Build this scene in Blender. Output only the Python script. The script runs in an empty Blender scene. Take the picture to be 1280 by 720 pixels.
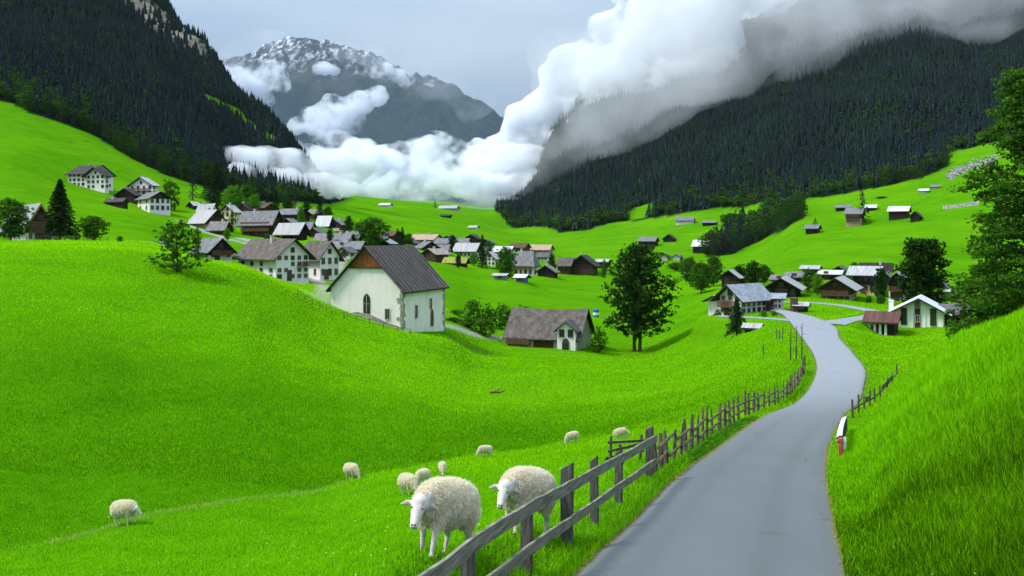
import bpy, bmesh, math, random
import numpy as np
from mathutils import Vector, Matrix

random.seed(7)
RNG = np.random.default_rng(11)
F = 1108.0            # focal length in photograph pixels
HOR = 300.0           # horizon row of the photograph
sc = bpy.context.scene
COL = sc.collection

# ------------------------------------------------------------------ camera
cd = bpy.data.cameras.new('camera')
cam = bpy.data.objects.new('camera', cd)
COL.objects.link(cam)
cam.location = (0, 0, 0)
cam.rotation_euler = (math.radians(90), 0, 0)
cd.sensor_width = 36.0
cd.lens = 36.0 * F / 1280.0
cd.shift_y = -60.0 / 1280.0
cd.clip_start = 0.1
cd.clip_end = 30000
sc.camera = cam

# ------------------------------------------------------------------ light
SUN_EL, SUN_AZ = 50.0, -72.0       # azimuth: degrees from straight ahead (+Y), negative = left
EXPOSURE = 1.08
sc.view_settings.view_transform = 'Standard'
sc.view_settings.look = 'None'
sc.view_settings.exposure = EXPOSURE
sc.view_settings.gamma = 1.0
sc.view_settings.use_curve_mapping = False
sc.cycles.max_bounces = 24
sc.cycles.diffuse_bounces = 3
sc.cycles.glossy_bounces = 2
sc.cycles.transmission_bounces = 2
sc.cycles.transparent_max_bounces = 8
sc.cycles.volume_bounces = 24
sc.cycles.caustics_reflective = False
sc.cycles.caustics_refractive = False
sc.cycles.use_denoising = True
sc.cycles.sample_clamp_indirect = 8.0

sl = bpy.data.lights.new('sun', 'SUN')
sl.energy = 2.0
sl.angle = math.radians(12)
sl.color = (1.0, 0.965, 0.91)
sun = bpy.data.objects.new('sun', sl)
COL.objects.link(sun)
_a, _e = math.radians(SUN_AZ), math.radians(SUN_EL)
sdir = Vector((math.sin(_a) * math.cos(_e), math.cos(_a) * math.cos(_e) * -0.25, math.sin(_e)))
sun.rotation_euler = sdir.to_track_quat('Z', 'Y').to_euler()
sun_rot = math.atan2(sdir.x, sdir.y)

w = bpy.data.worlds.new('World')
sc.world = w
w.use_nodes = True
nt = w.node_tree
nt.nodes.clear()
N = nt.nodes.new
out = N('ShaderNodeOutputWorld'); bg = N('ShaderNodeBackground')
sky = N('ShaderNodeTexSky'); sky.sky_type = 'NISHITA'; sky.sun_disc = False
sky.sun_elevation = math.asin(sdir.normalized().z); sky.sun_rotation = sun_rot
sky.air_density = 1.0; sky.dust_density = 3.0
tc = N('ShaderNodeTexCoord'); mp = N('ShaderNodeMapping')
mp.inputs['Scale'].default_value = (1.0, 1.0, 3.2)
nz = N('ShaderNodeTexNoise'); nz.inputs['Scale'].default_value = 2.4; nz.inputs['Detail'].default_value = 7; nz.inputs['Roughness'].default_value = 0.5
cr = N('ShaderNodeValToRGB')
cr.color_ramp.elements[0].position = 0.33; cr.color_ramp.elements[0].color = (3.2, 4.5, 6.1, 1)
cr.color_ramp.elements[1].position = 0.72; cr.color_ramp.elements[1].color = (5.9, 6.9, 8.0, 1)
mx = N('ShaderNodeMix'); mx.data_type = 'RGBA'; mx.inputs[0].default_value = 0.88
nt.links.new(tc.outputs['Generated'], mp.inputs['Vector'])
nt.links.new(mp.outputs[0], nz.inputs['Vector'])
nt.links.new(nz.outputs[0], cr.inputs[0])
nt.links.new(sky.outputs[0], mx.inputs[6]); nt.links.new(cr.outputs[0], mx.inputs[7])
# an overcast sky is brighter overhead than at the horizon
sxyz = N('ShaderNodeSeparateXYZ'); mr = N('ShaderNodeMapRange'); vm = N('ShaderNodeVectorMath'); vm.operation = 'SCALE'
nt.links.new(tc.outputs['Generated'], sxyz.inputs[0]); nt.links.new(sxyz.outputs['Z'], mr.inputs['Value'])
mr.inputs['From Min'].default_value = 0.0; mr.inputs['From Max'].default_value = 1.0; mr.inputs['To Min'].default_value = 0.38; mr.inputs['To Max'].default_value = 2.1
nt.links.new(mx.outputs[2], vm.inputs[0]); nt.links.new(mr.outputs[0], vm.inputs['Scale'])
nt.links.new(vm.outputs[0], bg.inputs['Color'])
bg.inputs['Strength'].default_value = 0.07
nt.links.new(bg.outputs[0], out.inputs['Surface'])

# ------------------------------------------------------------------ maths helpers
def W(px, py, Y):
    return Vector(((px - 640.0) / F * Y, Y, (HOR - py) / F * Y))

def _hash(ix, iy, seed):
    h = (ix.astype(np.int64) * 374761393 + iy.astype(np.int64) * 668265263 + seed * 982451653) & 0x7fffffff
    h = ((h ^ (h >> 13)) * 1274126177) & 0x7fffffff
    return ((h ^ (h >> 16)) & 0xffff) / 65535.0

def vnoise(x, y, seed=0):
    x = np.asarray(x, float); y = np.asarray(y, float)
    ix = np.floor(x); iy = np.floor(y); fx = x - ix; fy = y - iy
    fx = fx * fx * fx * (fx * (fx * 6 - 15) + 10); fy = fy * fy * fy * (fy * (fy * 6 - 15) + 10)
    a = _hash(ix, iy, seed); b = _hash(ix + 1, iy, seed); c = _hash(ix, iy + 1, seed); d = _hash(ix + 1, iy + 1, seed)
    return (a + (b - a) * fx + (c - a) * fy + (a - b - c + d) * fx * fy) * 2 - 1

def fbm(x, y, oct=4, seed=0, gain=0.5):
    s = 0; a = 1.0; t = 0
    for o in range(oct):
        s = s + a * vnoise(np.asarray(x) * 2 ** o + 17.3 * o, np.asarray(y) * 2 ** o - 9.1 * o, seed + o)
        t += a; a *= gain
    return s / t

def noise3(p, seed=0, oct=3):
    return (fbm(p[:, 0] + p[:, 2] * 0.61, p[:, 1] - p[:, 2] * 0.37, oct, seed) + fbm(p[:, 1] + 31, p[:, 2] + p[:, 0] * 0.43, oct, seed + 9) + fbm(p[:, 2] + 7, p[:, 0] - p[:, 1] * 0.3, oct, seed + 21)) / 2

def pchip(xs, ys, x):
    xs = np.asarray(xs, float); ys = np.asarray(ys, float)
    h = np.diff(xs); d = np.diff(ys) / h
    m = np.zeros_like(ys)
    for i in range(1, len(xs) - 1):
        if d[i - 1] * d[i] > 0:
            w1 = 2 * h[i] + h[i - 1]; w2 = h[i] + 2 * h[i - 1]
            m[i] = (w1 + w2) / (w1 / d[i - 1] + w2 / d[i])
    m[0] = d[0]; m[-1] = d[-1]
    x = np.clip(x, xs[0], xs[-1])
    k = np.clip(np.searchsorted(xs, x) - 1, 0, len(h) - 1)
    t = (x - xs[k]) / h[k]
    return ((2 * t**3 - 3 * t**2 + 1) * ys[k] + (t**3 - 2 * t**2 + t) * h[k] * m[k] + (-2 * t**3 + 3 * t**2) * ys[k + 1] + (t**3 - t**2) * h[k] * m[k + 1])

def sstep(a, b, x):
    t = np.clip((x - a) / (b - a), 0, 1)
    return t * t * (3 - 2 * t)

# ------------------------------------------------------------------ object helpers
def tag(o, label=None, cat=None, group=None, kind=None):
    if label: o['label'] = label
    if cat: o['category'] = cat
    if group: o['group'] = group
    if kind: o['kind'] = kind
    return o

def empty(name, loc, rz=0.0, label=None, cat=None, group=None):
    o = bpy.data.objects.new(name, None)
    o.empty_display_size = 0.5
    COL.objects.link(o)
    o.location = loc; o.rotation_euler = (0, 0, rz)
    return tag(o, label, cat, group)

def link(name, me, parent=None, loc=None):
    o = bpy.data.objects.new(name, me)
    COL.objects.link(o)
    if parent is not None: o.parent = parent
    if loc is not None: o.location = loc
    return o

def np_mesh(name, V, faces, mats, midx=None, smooth=False, attrs=None):
    """V (n,3); faces (m,k) array of equal-sized faces."""
    me = bpy.data.meshes.new(name)
    V = np.ascontiguousarray(V, dtype=np.float32); faces = np.ascontiguousarray(faces, dtype=np.int32)
    m, k = faces.shape
    me.vertices.add(len(V)); me.vertices.foreach_set('co', V.ravel())
    me.loops.add(m * k); me.loops.foreach_set('vertex_index', faces.ravel())
    me.polygons.add(m)
    me.polygons.foreach_set('loop_start', np.arange(0, m * k, k, dtype=np.int32))
    me.polygons.foreach_set('loop_total', np.full(m, k, dtype=np.int32))
    for x in mats: me.materials.append(x)
    if midx is not None: me.polygons.foreach_set('material_index', np.ascontiguousarray(midx, dtype=np.int32))
    me.update(calc_edges=True)
    me.polygons.foreach_set('use_smooth', np.full(m, smooth, dtype=bool))
    for an, arr in (attrs or {}).items():
        at = me.attributes.new(an, 'FLOAT', 'POINT')
        at.data.foreach_set('value', np.ascontiguousarray(arr, dtype=np.float32))
    return me

class MB:
    """collects polygons and builds ONE mesh object"""
    def __init__(s): s.v = []; s.f = []; s.m = []
    def poly(s, pts, mi=0):
        b = len(s.v); s.v += [tuple(p) for p in pts]; s.f.append(tuple(range(b, b + len(pts)))); s.m.append(mi)
    def box(s, x0, y0, z0, x1, y1, z1, mi=0, M=None):
        P = [Vector(p) for p in ((x0,y0,z0),(x1,y0,z0),(x1,y1,z0),(x0,y1,z0),(x0,y0,z1),(x1,y0,z1),(x1,y1,z1),(x0,y1,z1))]
        if M is not None: P = [M @ p for p in P]
        b = len(s.v); s.v += [tuple(p) for p in P]
        for q in ((0,3,2,1),(4,5,6,7),(0,1,5,4),(1,2,6,5),(2,3,7,6),(3,0,4,7)):
            s.f.append(tuple(b + i for i in q)); s.m.append(mi)
    def prism(s, pts, dvec, mi=0):
        """extrude polygon pts by dvec"""
        b = len(s.v); n = len(pts); d = Vector(dvec)
        s.v += [tuple(p) for p in pts] + [tuple(Vector(p) + d) for p in pts]
        s.f.append(tuple(range(b, b + n))); s.f.append(tuple(b + n + i for i in reversed(range(n)))); s.m += [mi, mi]
        for i in range(n):
            j = (i + 1) % n
            s.f.append((b + i, b + n + i, b + n + j, b + j)); s.m.append(mi)
    def tube(s, p0, p1, r0, r1=None, n=7, mi=0, cap=True):
        p0 = Vector(p0); p1 = Vector(p1); r1 = r0 if r1 is None else r1
        d = (p1 - p0).normalized(); u = d.orthogonal().normalized(); v = d.cross(u)
        b = len(s.v)
        for p, r in ((p0, r0), (p1, r1)):
            for i in range(n):
                a = 2 * math.pi * i / n
                s.v.append(tuple(p + (u * math.cos(a) + v * math.sin(a)) * r))
        for i in range(n):
            j = (i + 1) % n
            s.f.append((b + i, b + j, b + n + j, b + n + i)); s.m.append(mi)
        if cap:
            s.f.append(tuple(b + i for i in reversed(range(n)))); s.f.append(tuple(b + n + i for i in range(n))); s.m += [mi, mi]
    def mesh(s, name, mats, smooth=False, fix=True):
        me = bpy.data.meshes.new(name)
        me.from_pydata(s.v, [], s.f)
        for x in (mats if isinstance(mats, (list, tuple)) else [mats]): me.materials.append(x)
        me.polygons.foreach_set('material_index', s.m)
        if fix:
            bm = bmesh.new(); bm.from_mesh(me); bmesh.ops.recalc_face_normals(bm, faces=bm.faces); bm.to_mesh(me); bm.free()
        if smooth: me.polygons.foreach_set('use_smooth', [True] * len(me.polygons))
        me.update()
        return me
    def build(s, name, mats, parent=None, loc=None, smooth=False):
        return link(name, s.mesh(name, mats, smooth), parent, loc)

# ------------------------------------------------------------------ materials
def newmat(name):
    m = bpy.data.materials.new(name); m.use_nodes = True
    t = m.node_tree; b = t.nodes['Principled BSDF']
    return m, t, b

def mixnode(t, fac, a, b, mode='MIX'):
    n = t.nodes.new('ShaderNodeMix'); n.data_type = 'RGBA'; n.blend_type = mode
    for i, v in ((0, fac), (6, a), (7, b)):
        if hasattr(v, 'node'): t.links.new(v, n.inputs[i])
        elif i == 0: n.inputs[0].default_value = v
        else: n.inputs[i].default_value = (*v[:3], 1)
    return n.outputs[2]

def noise(t, scale, detail=4, rough=0.55, coord='Object', stretch=None, dist=0.0):
    tc = t.nodes.new('ShaderNodeTexCoord'); n = t.nodes.new('ShaderNodeTexNoise')
    n.inputs['Scale'].default_value = scale; n.inputs['Detail'].default_value = detail; n.inputs['Roughness'].default_value = rough
    n.inputs['Distortion'].default_value = dist
    if stretch:
        mp = t.nodes.new('ShaderNodeMapping'); mp.inputs['Scale'].default_value = stretch
        t.links.new(tc.outputs[coord], mp.inputs[0]); t.links.new(mp.outputs[0], n.inputs['Vector'])
    else: t.links.new(tc.outputs[coord], n.inputs['Vector'])
    return n.outputs[0]

def ramp(t, src, stops):
    n = t.nodes.new('ShaderNodeValToRGB'); e = n.color_ramp.elements
    while len(e) < len(stops): e.new(0.5)
    for i, (p, c) in enumerate(stops):
        e[i].position = p; e[i].color = (*c, 1) if not isinstance(c, (int, float)) else (c, c, c, 1)
    t.links.new(src, n.inputs[0])
    return n.outputs[0]

def attr(t, name):
    n = t.nodes.new('ShaderNodeAttribute'); n.attribute_name = name
    return n.outputs['Fac']

def mathn(t, op, a, b=None):
    n = t.nodes.new('ShaderNodeMath'); n.operation = op
    for i, v in enumerate((a, b)):
        if v is None: continue
        if hasattr(v, 'node'): t.links.new(v, n.inputs[i])
        else: n.inputs[i].default_value = v
    return n.outputs[0]

def bump(t, b, src, strength=0.3, dist=0.05):
    n = t.nodes.new('ShaderNodeBump'); n.inputs['Strength'].default_value = strength; n.inputs['Distance'].default_value = dist
    t.links.new(src, n.inputs['Height']); t.links.new(n.outputs[0], b.inputs['Normal'])

def simple(name, c0, c1, scale=3.0, rough=0.8, bmp=0.2, stretch=None, detail=5, bd=0.02, lo=0.35, hi=0.65, metallic=0.0, spec=0.3):
    m, t, b = newmat(name)
    n = noise(t, scale, detail, stretch=stretch)
    t.links.new(ramp(t, n, [(lo, c0), (hi, c1)]), b.inputs['Base Color'])
    b.inputs['Roughness'].default_value = rough; b.inputs['Metallic'].default_value = metallic
    b.inputs['Specular IOR Level'].default_value = spec
    if bmp: bump(t, b, n, bmp, bd)
    return m

def leafmat(name, c0, c1, trans=0.35):
    """foliage: colour per leaf/tree from the 'tint' attribute"""
    m, t, b = newmat(name)
    a = attr(t, 'tint')
    c = mixnode(t, a, c0, c1)
    t.links.new(c, b.inputs['Base Color']); b.inputs['Roughness'].default_value = 0.85
    b.inputs['Specular IOR Level'].default_value = 0.03
    if trans:
        tr = t.nodes.new('ShaderNodeBsdfTranslucent'); t.links.new(c, tr.inputs['Color'])
        ms = t.nodes.new('ShaderNodeMixShader'); ms.inputs[0].default_value = trans
        t.links.new(b.outputs[0], ms.inputs[1]); t.links.new(tr.outputs[0], ms.inputs[2])
        t.links.new(ms.outputs[0], t.nodes['Material Output'].inputs['Surface'])
    return m
# ------------------------------------------------------------------ the road (world metres, from near to far)
ROAD = [  # Y, left X, right X, z
    (4.5, -1.55, 2.0, -3.95), (8.0, -0.42, 3.12, -4.15), (11.7, 0.79, 4.38, -4.43), (15.8, 2.14, 5.73, -5.0), (20.4, 3.65, 7.24, -5.55), (28.5, 6.56, 10.15, -6.7), (40, 11.3, 14.9, -7.95),
    (53, 17.2, 20.8, -9.5), (61, 20.6, 24.2, -9.95), (69, 23.7, 27.5, -10.15), (85, 28.8, 32.6, -10.7), (97, 31.8, 35.9, -10.75), (112, 35.6, 40.8, -10.9), (125, 38.8, 43.4, -11.05), (140, 42.0, 44.9, -11.4), (152, 43.0, 45.6, -11.7), (160, 43.6, 46.0, -12.0)]
_ry = np.array([r[0] for r in ROAD]); 
def road_at(Y):
    """left X, right X, z along the road"""
    return pchip(_ry, [r[1] for r in ROAD], Y), pchip(_ry, [r[2] for r in ROAD], Y), pchip(_ry, [r[3] for r in ROAD], Y)
# side lanes: a loop from the junction to the right and back behind the green, and the inn's drive
LANES = [
 ([(41.5, 117), (46.0, 123), (50.8, 128.5), (55.5, 135), (58.2, 144), (58.5, 155), (56.5, 164), (52.0, 168), (46.5, 166), (44.2, 157)], [2.4, 1.6, 1.35, 1.3]),
 ([(40.5, 121), (37.0, 126.5), (33.5, 129.5), (30.5, 131.5)], [1.9, 1.5, 1.3, 1.2])]
LANE_Z = lambda Y: -10.98 - 0.012 * (Y - 116)
def lane_pts(P):
    P = np.array(P, float); s = np.concatenate([[0], np.cumsum(np.hypot(*np.diff(P, axis=0).T))])
    q = np.linspace(0, s[-1], max(24, int(s[-1])))
    x = pchip(s, P[:, 0], q); y = pchip(s, P[:, 1], q)
    for _ in range(8):
        x[1:-1] = (x[:-2] + 2 * x[1:-1] + x[2:]) / 4; y[1:-1] = (y[:-2] + 2 * y[1:-1] + y[2:]) / 4
    return np.stack([x, y], 1)
LPS = [lane_pts(l[0]) for l in LANES]
LP = np.concatenate(LPS)

# ------------------------------------------------------------------ terrain profiles: per bearing, (row it is seen at, distance)
COLS = {
 -700: [(1200,4),(900,12),(600,30),(420,60),(300,110),(230,200),(150,350),(60,520),(-100,800),(-250,1200),(-350,1700)],
 -300: [(1300,4),(950,9),(740,20),(600,34),(470,60),(330,100),(290,150),(250,250),(150,380),(90,480),(-20,700),(-150,1000),(-220,1300),(-250,1700)],
 0:   [(1300,4),(909,10),(720,22),(690,28),(640,34),(521,50),(414,70),(343,90),(309,108),(304,125),(300,165),(282,200),(240,270),(180,370),(132,470),(60,650),(0,850),(-80,1200),(-120,1700)],
 100: [(1300,4),(900,10),(720,21),(670,30),(622,37),(515,52),(418,71),(346,91),(310,108),(305,125),(301,170),(285,205),(238,330),(165,460),(90,650),(0,900),(-80,1250),(-90,1700)],
 180: [(1300,4),(890,10),(720,20),(650,31),(600,39),(512,55),(428,73),(352,93),(315,108),(310,125),(302,172),(292,205),(262,315),(205,450),(130,650),(60,850),(10,1060),(-20,1150),(40,1500),(120,1700)],
 250: [(1250,4),(860,10),(720,19),(635,34),(590,41),(505,58),(424,77),(358,96),(325,110),(326,135),(322,205),(300,250),(284,300),(240,420),(180,600),(110,850),(62,1040),(90,1150),(180,1500),(230,1700)],
 300: [(1250,4),(830,10),(720,18),(625,36),(585,43),(500,60),(420,80),(362,98),(337,112),(336,140),(328,195),(302,262),(286,310),(260,400),(220,600),(165,820),(128,980),(150,1100),(210,1500),(235,1700)],
 350: [(1250,4),(800,10),(720,16),(614,39),(576,46),(500,63),(424,85),(372,103),(356,115),(352,145),(349,192),(330,222),(305,268),(286,320),(264,420),(238,560),(200,760),(180,880),(205,1050),(235,1500),(240,1700)],
 400: [(1200,4),(780,10),(720,14),(605,42),(570,49),(500,66),(430,90),(392,114),(372,145),(349,200),(330,232),(302,290),(280,360),(266,450),(252,620),(243,850),(238,1100),(240,1700)],
 450: [(1200,4),(740,9.5),(655,22),(596,43),(566,50),(500,69),(440,95),(404,125),(385,150),(355,200),(335,240),(312,290),(295,350),(278,470),(262,650),(252,850),(246,1150),(246,1700)],
 505: [(1200,4),(720,9),(650,19),(588,44),(565,50),(500,72),(450,100),(412,135),(400,155),(370,195),(338,250),(322,300),(305,380),(290,480),(272,650),(260,850),(252,1150),(250,1700)],
 560: [(1150,4),(720,9),(697,10.2),(650,18),(578,48),(552,56),(495,82),(445,115),(414,145),(404,160),(380,190),(350,250),(328,320),(308,400),(294,500),(278,680),(265,900),(256,1180),(252,1700)],
 600: [(1150,4),(720,8.5),(650,17.5),(600,36),(566,52),(545,60),(490,90),(448,135),(432,158),(412,176),(388,205),(347,290),(324,370),(304,480),(285,690),(272,900),(262,1200),(255,1700)],
 640: [(1150,4),(720,8.2),(668,12.3),(640,18),(600,34),(562,54),(540,62),(486,95),(452,135),(438,165),(415,182),(390,208),(348,300),(328,380),(308,520),(292,760),(284,900),(262,1010),(262,1200),(255,1700)],
 700: [(1150,4),(720,11),(672,13.6),(640,17),(600,26),(575,40),(552,55),(528,66),(480,100),(452,140),(440,168),(402,205),(372,250),(346,330),(330,420),(310,620),(300,700),(262,850),(232,1020),(200,1250),(150,1700)],
 750: [(1150,4),(720,11.3),(655,15.2),(600,22),(575,33),(546,54),(520,68),(476,100),(452,140),(441,168),(402,208),(374,255),(348,330),(328,440),(304,620),(290,710),(244,880),(200,1100),(150,1400),(100,1700)],
 800: [(1100,4),(720,11.7),(650,15.8),(590,21),(575,26),(558,38),(540,50),(512,70),(474,102),(452,140),(441,168),(402,212),(374,262),(350,330),(328,450),(300,620),(284,710),(230,900),(185,1100),(130,1400),(80,1700)],
 850: [(1100,4),(720,11.7),(650,15.8),(600,20.4),(575,24),(548,37),(526,51),(500,70),(466,102),(440,138),(420,170),(390,210),(366,260),(348,330),(330,440),(298,600),(278,690),(222,860),(165,1080),(105,1400),(50,1700)],
 900: [(1100,4),(720,11.7),(650,15.8),(600,20.4),(558,29),(532,40),(510,53),(482,72),(450,100),(422,130),(400,162),(376,200),(352,280),(332,400),(304,570),(280,660),(255,740),(190,950),(130,1200),(90,1400),(40,1700)],
 950: [(1100,4),(720,11.7),(650,15.8),(600,20.4),(558,29),(525,41),(498,54),(470,71),(440,93),(412,124),(392,155),(370,195),(350,260),(334,350),(306,500),(272,620),(245,710),(190,880),(125,1120),(70,1400),(20,1700)],
 1000:[(1100,4),(720,11.7),(650,15.8),(600,20.4),(558,28.5),(520,42),(500,53),(470,66),(440,85),(410,110),(385,150),(365,200),(347,260),(320,340),(290,430),(262,520),(235,640),(190,800),(120,1050),(50,1400),(0,1700)],
 1050:[(1100,4),(720,11.5),(650,15.5),(598,20.4),(555,29),(520,42),(502,52),(476,64),(440,86),(413,112),(390,148),(372,185),(358,220),(340,270),(312,350),(276,450),(250,530),(225,640),(175,800),(105,1050),(35,1400),(-10,1700)],
 1100:[(1100,4),(720,10.5),(640,14),(562,22),(500,38),(480,48),(474,54),(452,80),(418,115),(398,145),(380,180),(365,220),(345,270),(310,350),(272,440),(240,520),(215,620),(165,780),(90,1050),(20,1400),(-20,1700)],
 1150:[(1100,4),(720,10.2),(630,13.8),(540,21),(475,32),(447,42),(450,58),(438,86),(416,120),(396,155),(378,195),(362,235),(340,290),(296,370),(252,460),(222,540),(190,650),(135,820),(60,1050),(0,1400),(-30,1700)],
 1200:[(1100,4),(720,10),(620,13.5),(520,20),(460,27),(425,34),(432,50),(428,86),(412,130),(394,170),(375,212),(350,270),(300,360),(240,450),(205,540),(165,670),(100,900),(40,1200),(-20,1600),(-30,1700)],
 1280:[(1100,4),(720,9),(600,13),(500,18),(430,23),(398,28),(408,42),(420,86),(413,130),(395,175),(370,230),(330,300),(270,380),(220,450),(185,540),(150,680),(90,900),(20,1200),(-50,1600),(-60,1700)],
 1500:[(1100,4),(700,8),(480,13),(340,20),(300,28),(330,50),(360,100),(350,180),(290,300),(180,450),(110,600),(20,900),(-60,1200),(-120,1700)],
 2000:[(1100,4),(700,8),(420,13),(250,22),(220,40),(250,100),(220,200),(150,400),(20,700),(-100,1200),(-150,1700)],
}
LY0, LY1, NLY = math.log(3.5), math.log(1700.0), 520
LYS = np.linspace(LY0, LY1, NLY)
cpx = np.array(sorted(COLS), float)
tab = np.zeros((len(cpx), NLY))
for i, c in enumerate(sorted(COLS)):
    k = [(math.log(Y), (HOR - py) / F * Y) for py, Y in COLS[c]]
    tab[i] = pchip([a for a, _ in k], [b for _, b in k], LYS)
PXS = np.concatenate([np.arange(-700, -60, 20), np.arange(-60, 1340, 4), np.arange(1340, 2001, 20)]).astype(float)
ZT = np.zeros((len(PXS), NLY))
for j in range(NLY):
    ZT[:, j] = pchip(cpx, tab[:, j], PXS)
# soften the bearing-to-bearing seams
ker = np.exp(-0.5 * (np.arange(-5, 6) / 2.5) ** 2); ker /= ker.sum()
pad = np.pad(ZT, ((5, 5), (0, 0)), mode='edge')
ZT = sum(ker[k] * pad[k:k + len(PXS)] for k in range(11))
YY = np.exp(LYS)[None, :].repeat(len(PXS), 0)
XX = (PXS[:, None] - 640) / F * YY

def base_z(X, Y):
    X = np.asarray(X, float); Y = np.maximum(np.asarray(Y, float), 3.6)
    px = np.clip(640 + X / Y * F, PXS[0], PXS[-1] - .01); ly = np.clip(np.log(Y), LY0, LY1 - 1e-6)
    i = np.clip(np.searchsorted(PXS, px, side='right') - 1, 0, len(PXS) - 2); a = (px - PXS[i]) / (PXS[i + 1] - PXS[i])
    q = (ly - LY0) / (LY1 - LY0) * (NLY - 1); j = np.clip(q.astype(int), 0, NLY - 2); b = q - j
    return (ZT[i, j] * (1 - a) + ZT[i + 1, j] * a) * (1 - b) + (ZT[i, j + 1] * (1 - a) + ZT[i + 1, j + 1] * a) * b

# forests: where trees cover the slopes (bearing, distance)
def left_edge(px): return np.interp(px, [-400, 0, 100, 180, 230, 300, 350, 400, 430, 460], [470, 478, 466, 452, 440, 450, 470, 560, 800, 3000])
def right_edge(px): return np.interp(px, [610, 622, 640, 700, 740, 780, 830, 870, 900, 950, 985, 1010, 1060, 1100, 1150, 1180, 1210, 1280, 1500, 2000], [3000, 1000, 880, 735, 735, 752, 730, 735, 720, 680, 610, 575, 560, 545, 540, 545, 560, 548, 560, 600])
def relief(X, Y):
    s = sstep(14, 60, Y)
    r = 0.10 * fbm(X / 6, Y / 6, 3, 3) * (0.5 + s) + 0.5 * s * fbm(X / 28, Y / 28, 3, 8) * sstep(50, 160, Y)
    px = 640 + X / np.maximum(Y, 1) * F
    far = sstep(0, 260, Y - np.where(px < 500, left_edge(px), right_edge(px)))
    g = fbm(X / 150, Y / 220, 5, 40)
    r = r + far * (26 * g + 14 * np.abs(fbm(X / 70, Y / 160, 4, 50)) )
    return r

PADS = []      # (X, Y, R, z) filled from the building table before the terrain is meshed
def pads(X, Y, z):
    if not PADS: return z
    sw = np.zeros_like(z); sd = np.zeros_like(z)
    for (x, y, R, pz, pd) in PADS:
        d2 = ((X - x) ** 2 + (Y - y) ** 2) / (R * R)
        w_ = np.exp(-np.maximum(d2 - 0.3, 0) * 1.2)
        sw += w_; sd += w_ * pd
    return z + sd / np.maximum(sw, 1.0)

def road_blend(X, Y, z):
    L, R, rz = road_at(np.clip(Y, _ry[0], _ry[-1]))
    d = np.maximum(np.maximum(L - X, X - R), 0)
    d = np.where(Y > 160, 99, d)
    reach = 0.9 + 0.045 * Y
    k = 1 - sstep(0.25, reach, d)
    z = z * (1 - k) + (rz - 0.03 - 0.0014 * Y) * k
    m = (Y > 100) & (Y < 185) & (X > 25) & (X < 75)
    if np.any(m):
        xm, ym = X[m], Y[m]
        dl = np.min(np.hypot(xm[:, None] - LP[None, :, 0], ym[:, None] - LP[None, :, 1]), 1)
        k2 = 1 - sstep(2.2, 5.6, dl)
        zz = z[m]; z[m] = zz * (1 - k2) + (LANE_Z(ym) - 0.15) * k2
    return z

def terrain_z(X, Y):
    X = np.atleast_1d(np.asarray(X, float)); Y = np.atleast_1d(np.asarray(Y, float))
    z = base_z(X, Y) + relief(X, Y)
    z = pads(X, Y, z)
    return road_blend(X, Y, z)

def tz(x, y): return float(terrain_z([x], [y])[0])

def ground(px, py, Y0=8.0, Y1=1600.0):
    """the nearest terrain point seen at a row of the photograph, searched between two distances"""
    Ys = np.exp(np.linspace(math.log(Y0), math.log(Y1), 700)); X = (px - 640) / F * Ys
    rows = HOR - terrain_z(X, Ys) / Ys * F
    k = np.where(rows <= py)[0]
    k = k[0] if len(k) else int(np.argmin(np.abs(rows - py)))
    return Vector((X[k], Ys[k], tz(X[k], Ys[k])))

def forest_mask(X, Y):
    px = 640 + X / Y * F
    wob = 14 * fbm(X / 35, Y / 35, 3, 77)
    m = ((Y + wob > left_edge(px)) & (px < 470)) | ((Y + wob > right_edge(px)) & (px > 615))
    row = HOR - base_z(X, Y) / Y * F
    # clearings
    m &= ~(((px - 805) / 22) ** 2 + ((row - 262 + 0.3 * (px - 805)) / 11) ** 2 < 1)
    m &= ~((px > 255) & (px < 345) & (np.abs(row - (128 + (px - 255) * 0.66)) < 5 + 2 * fbm(X / 20, Y / 20, 2, 5)) & (Y > 620))
    m &= ~((px > 1185) & (px < 1262) & (np.abs(row - (200 - (px - 1185) * 0.25)) < 9))
    m |= (px > 880) & (px < 1005) & (np.abs(row - (322 - (px - 885) * 0.55)) < 9 + 0.09 * (px - 880)) & (Y > 480) & (Y < 720)
    m |= (((px - 920) / 18) ** 2 + ((row - 281) / 5) ** 2 < 1) & (Y > 500)
    return m

def cliff_mask(X, Y):
    px = 640 + X / Y * F; row = HOR - base_z(X, Y) / Y * F
    c = 8 + (px - 165) * 0.72
    return ((px > 150) & (px < 264) & (np.abs(row - c) < 12 + 6 * fbm(X / 25, Y / 25, 3, 61)) & (Y > 600))
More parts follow.
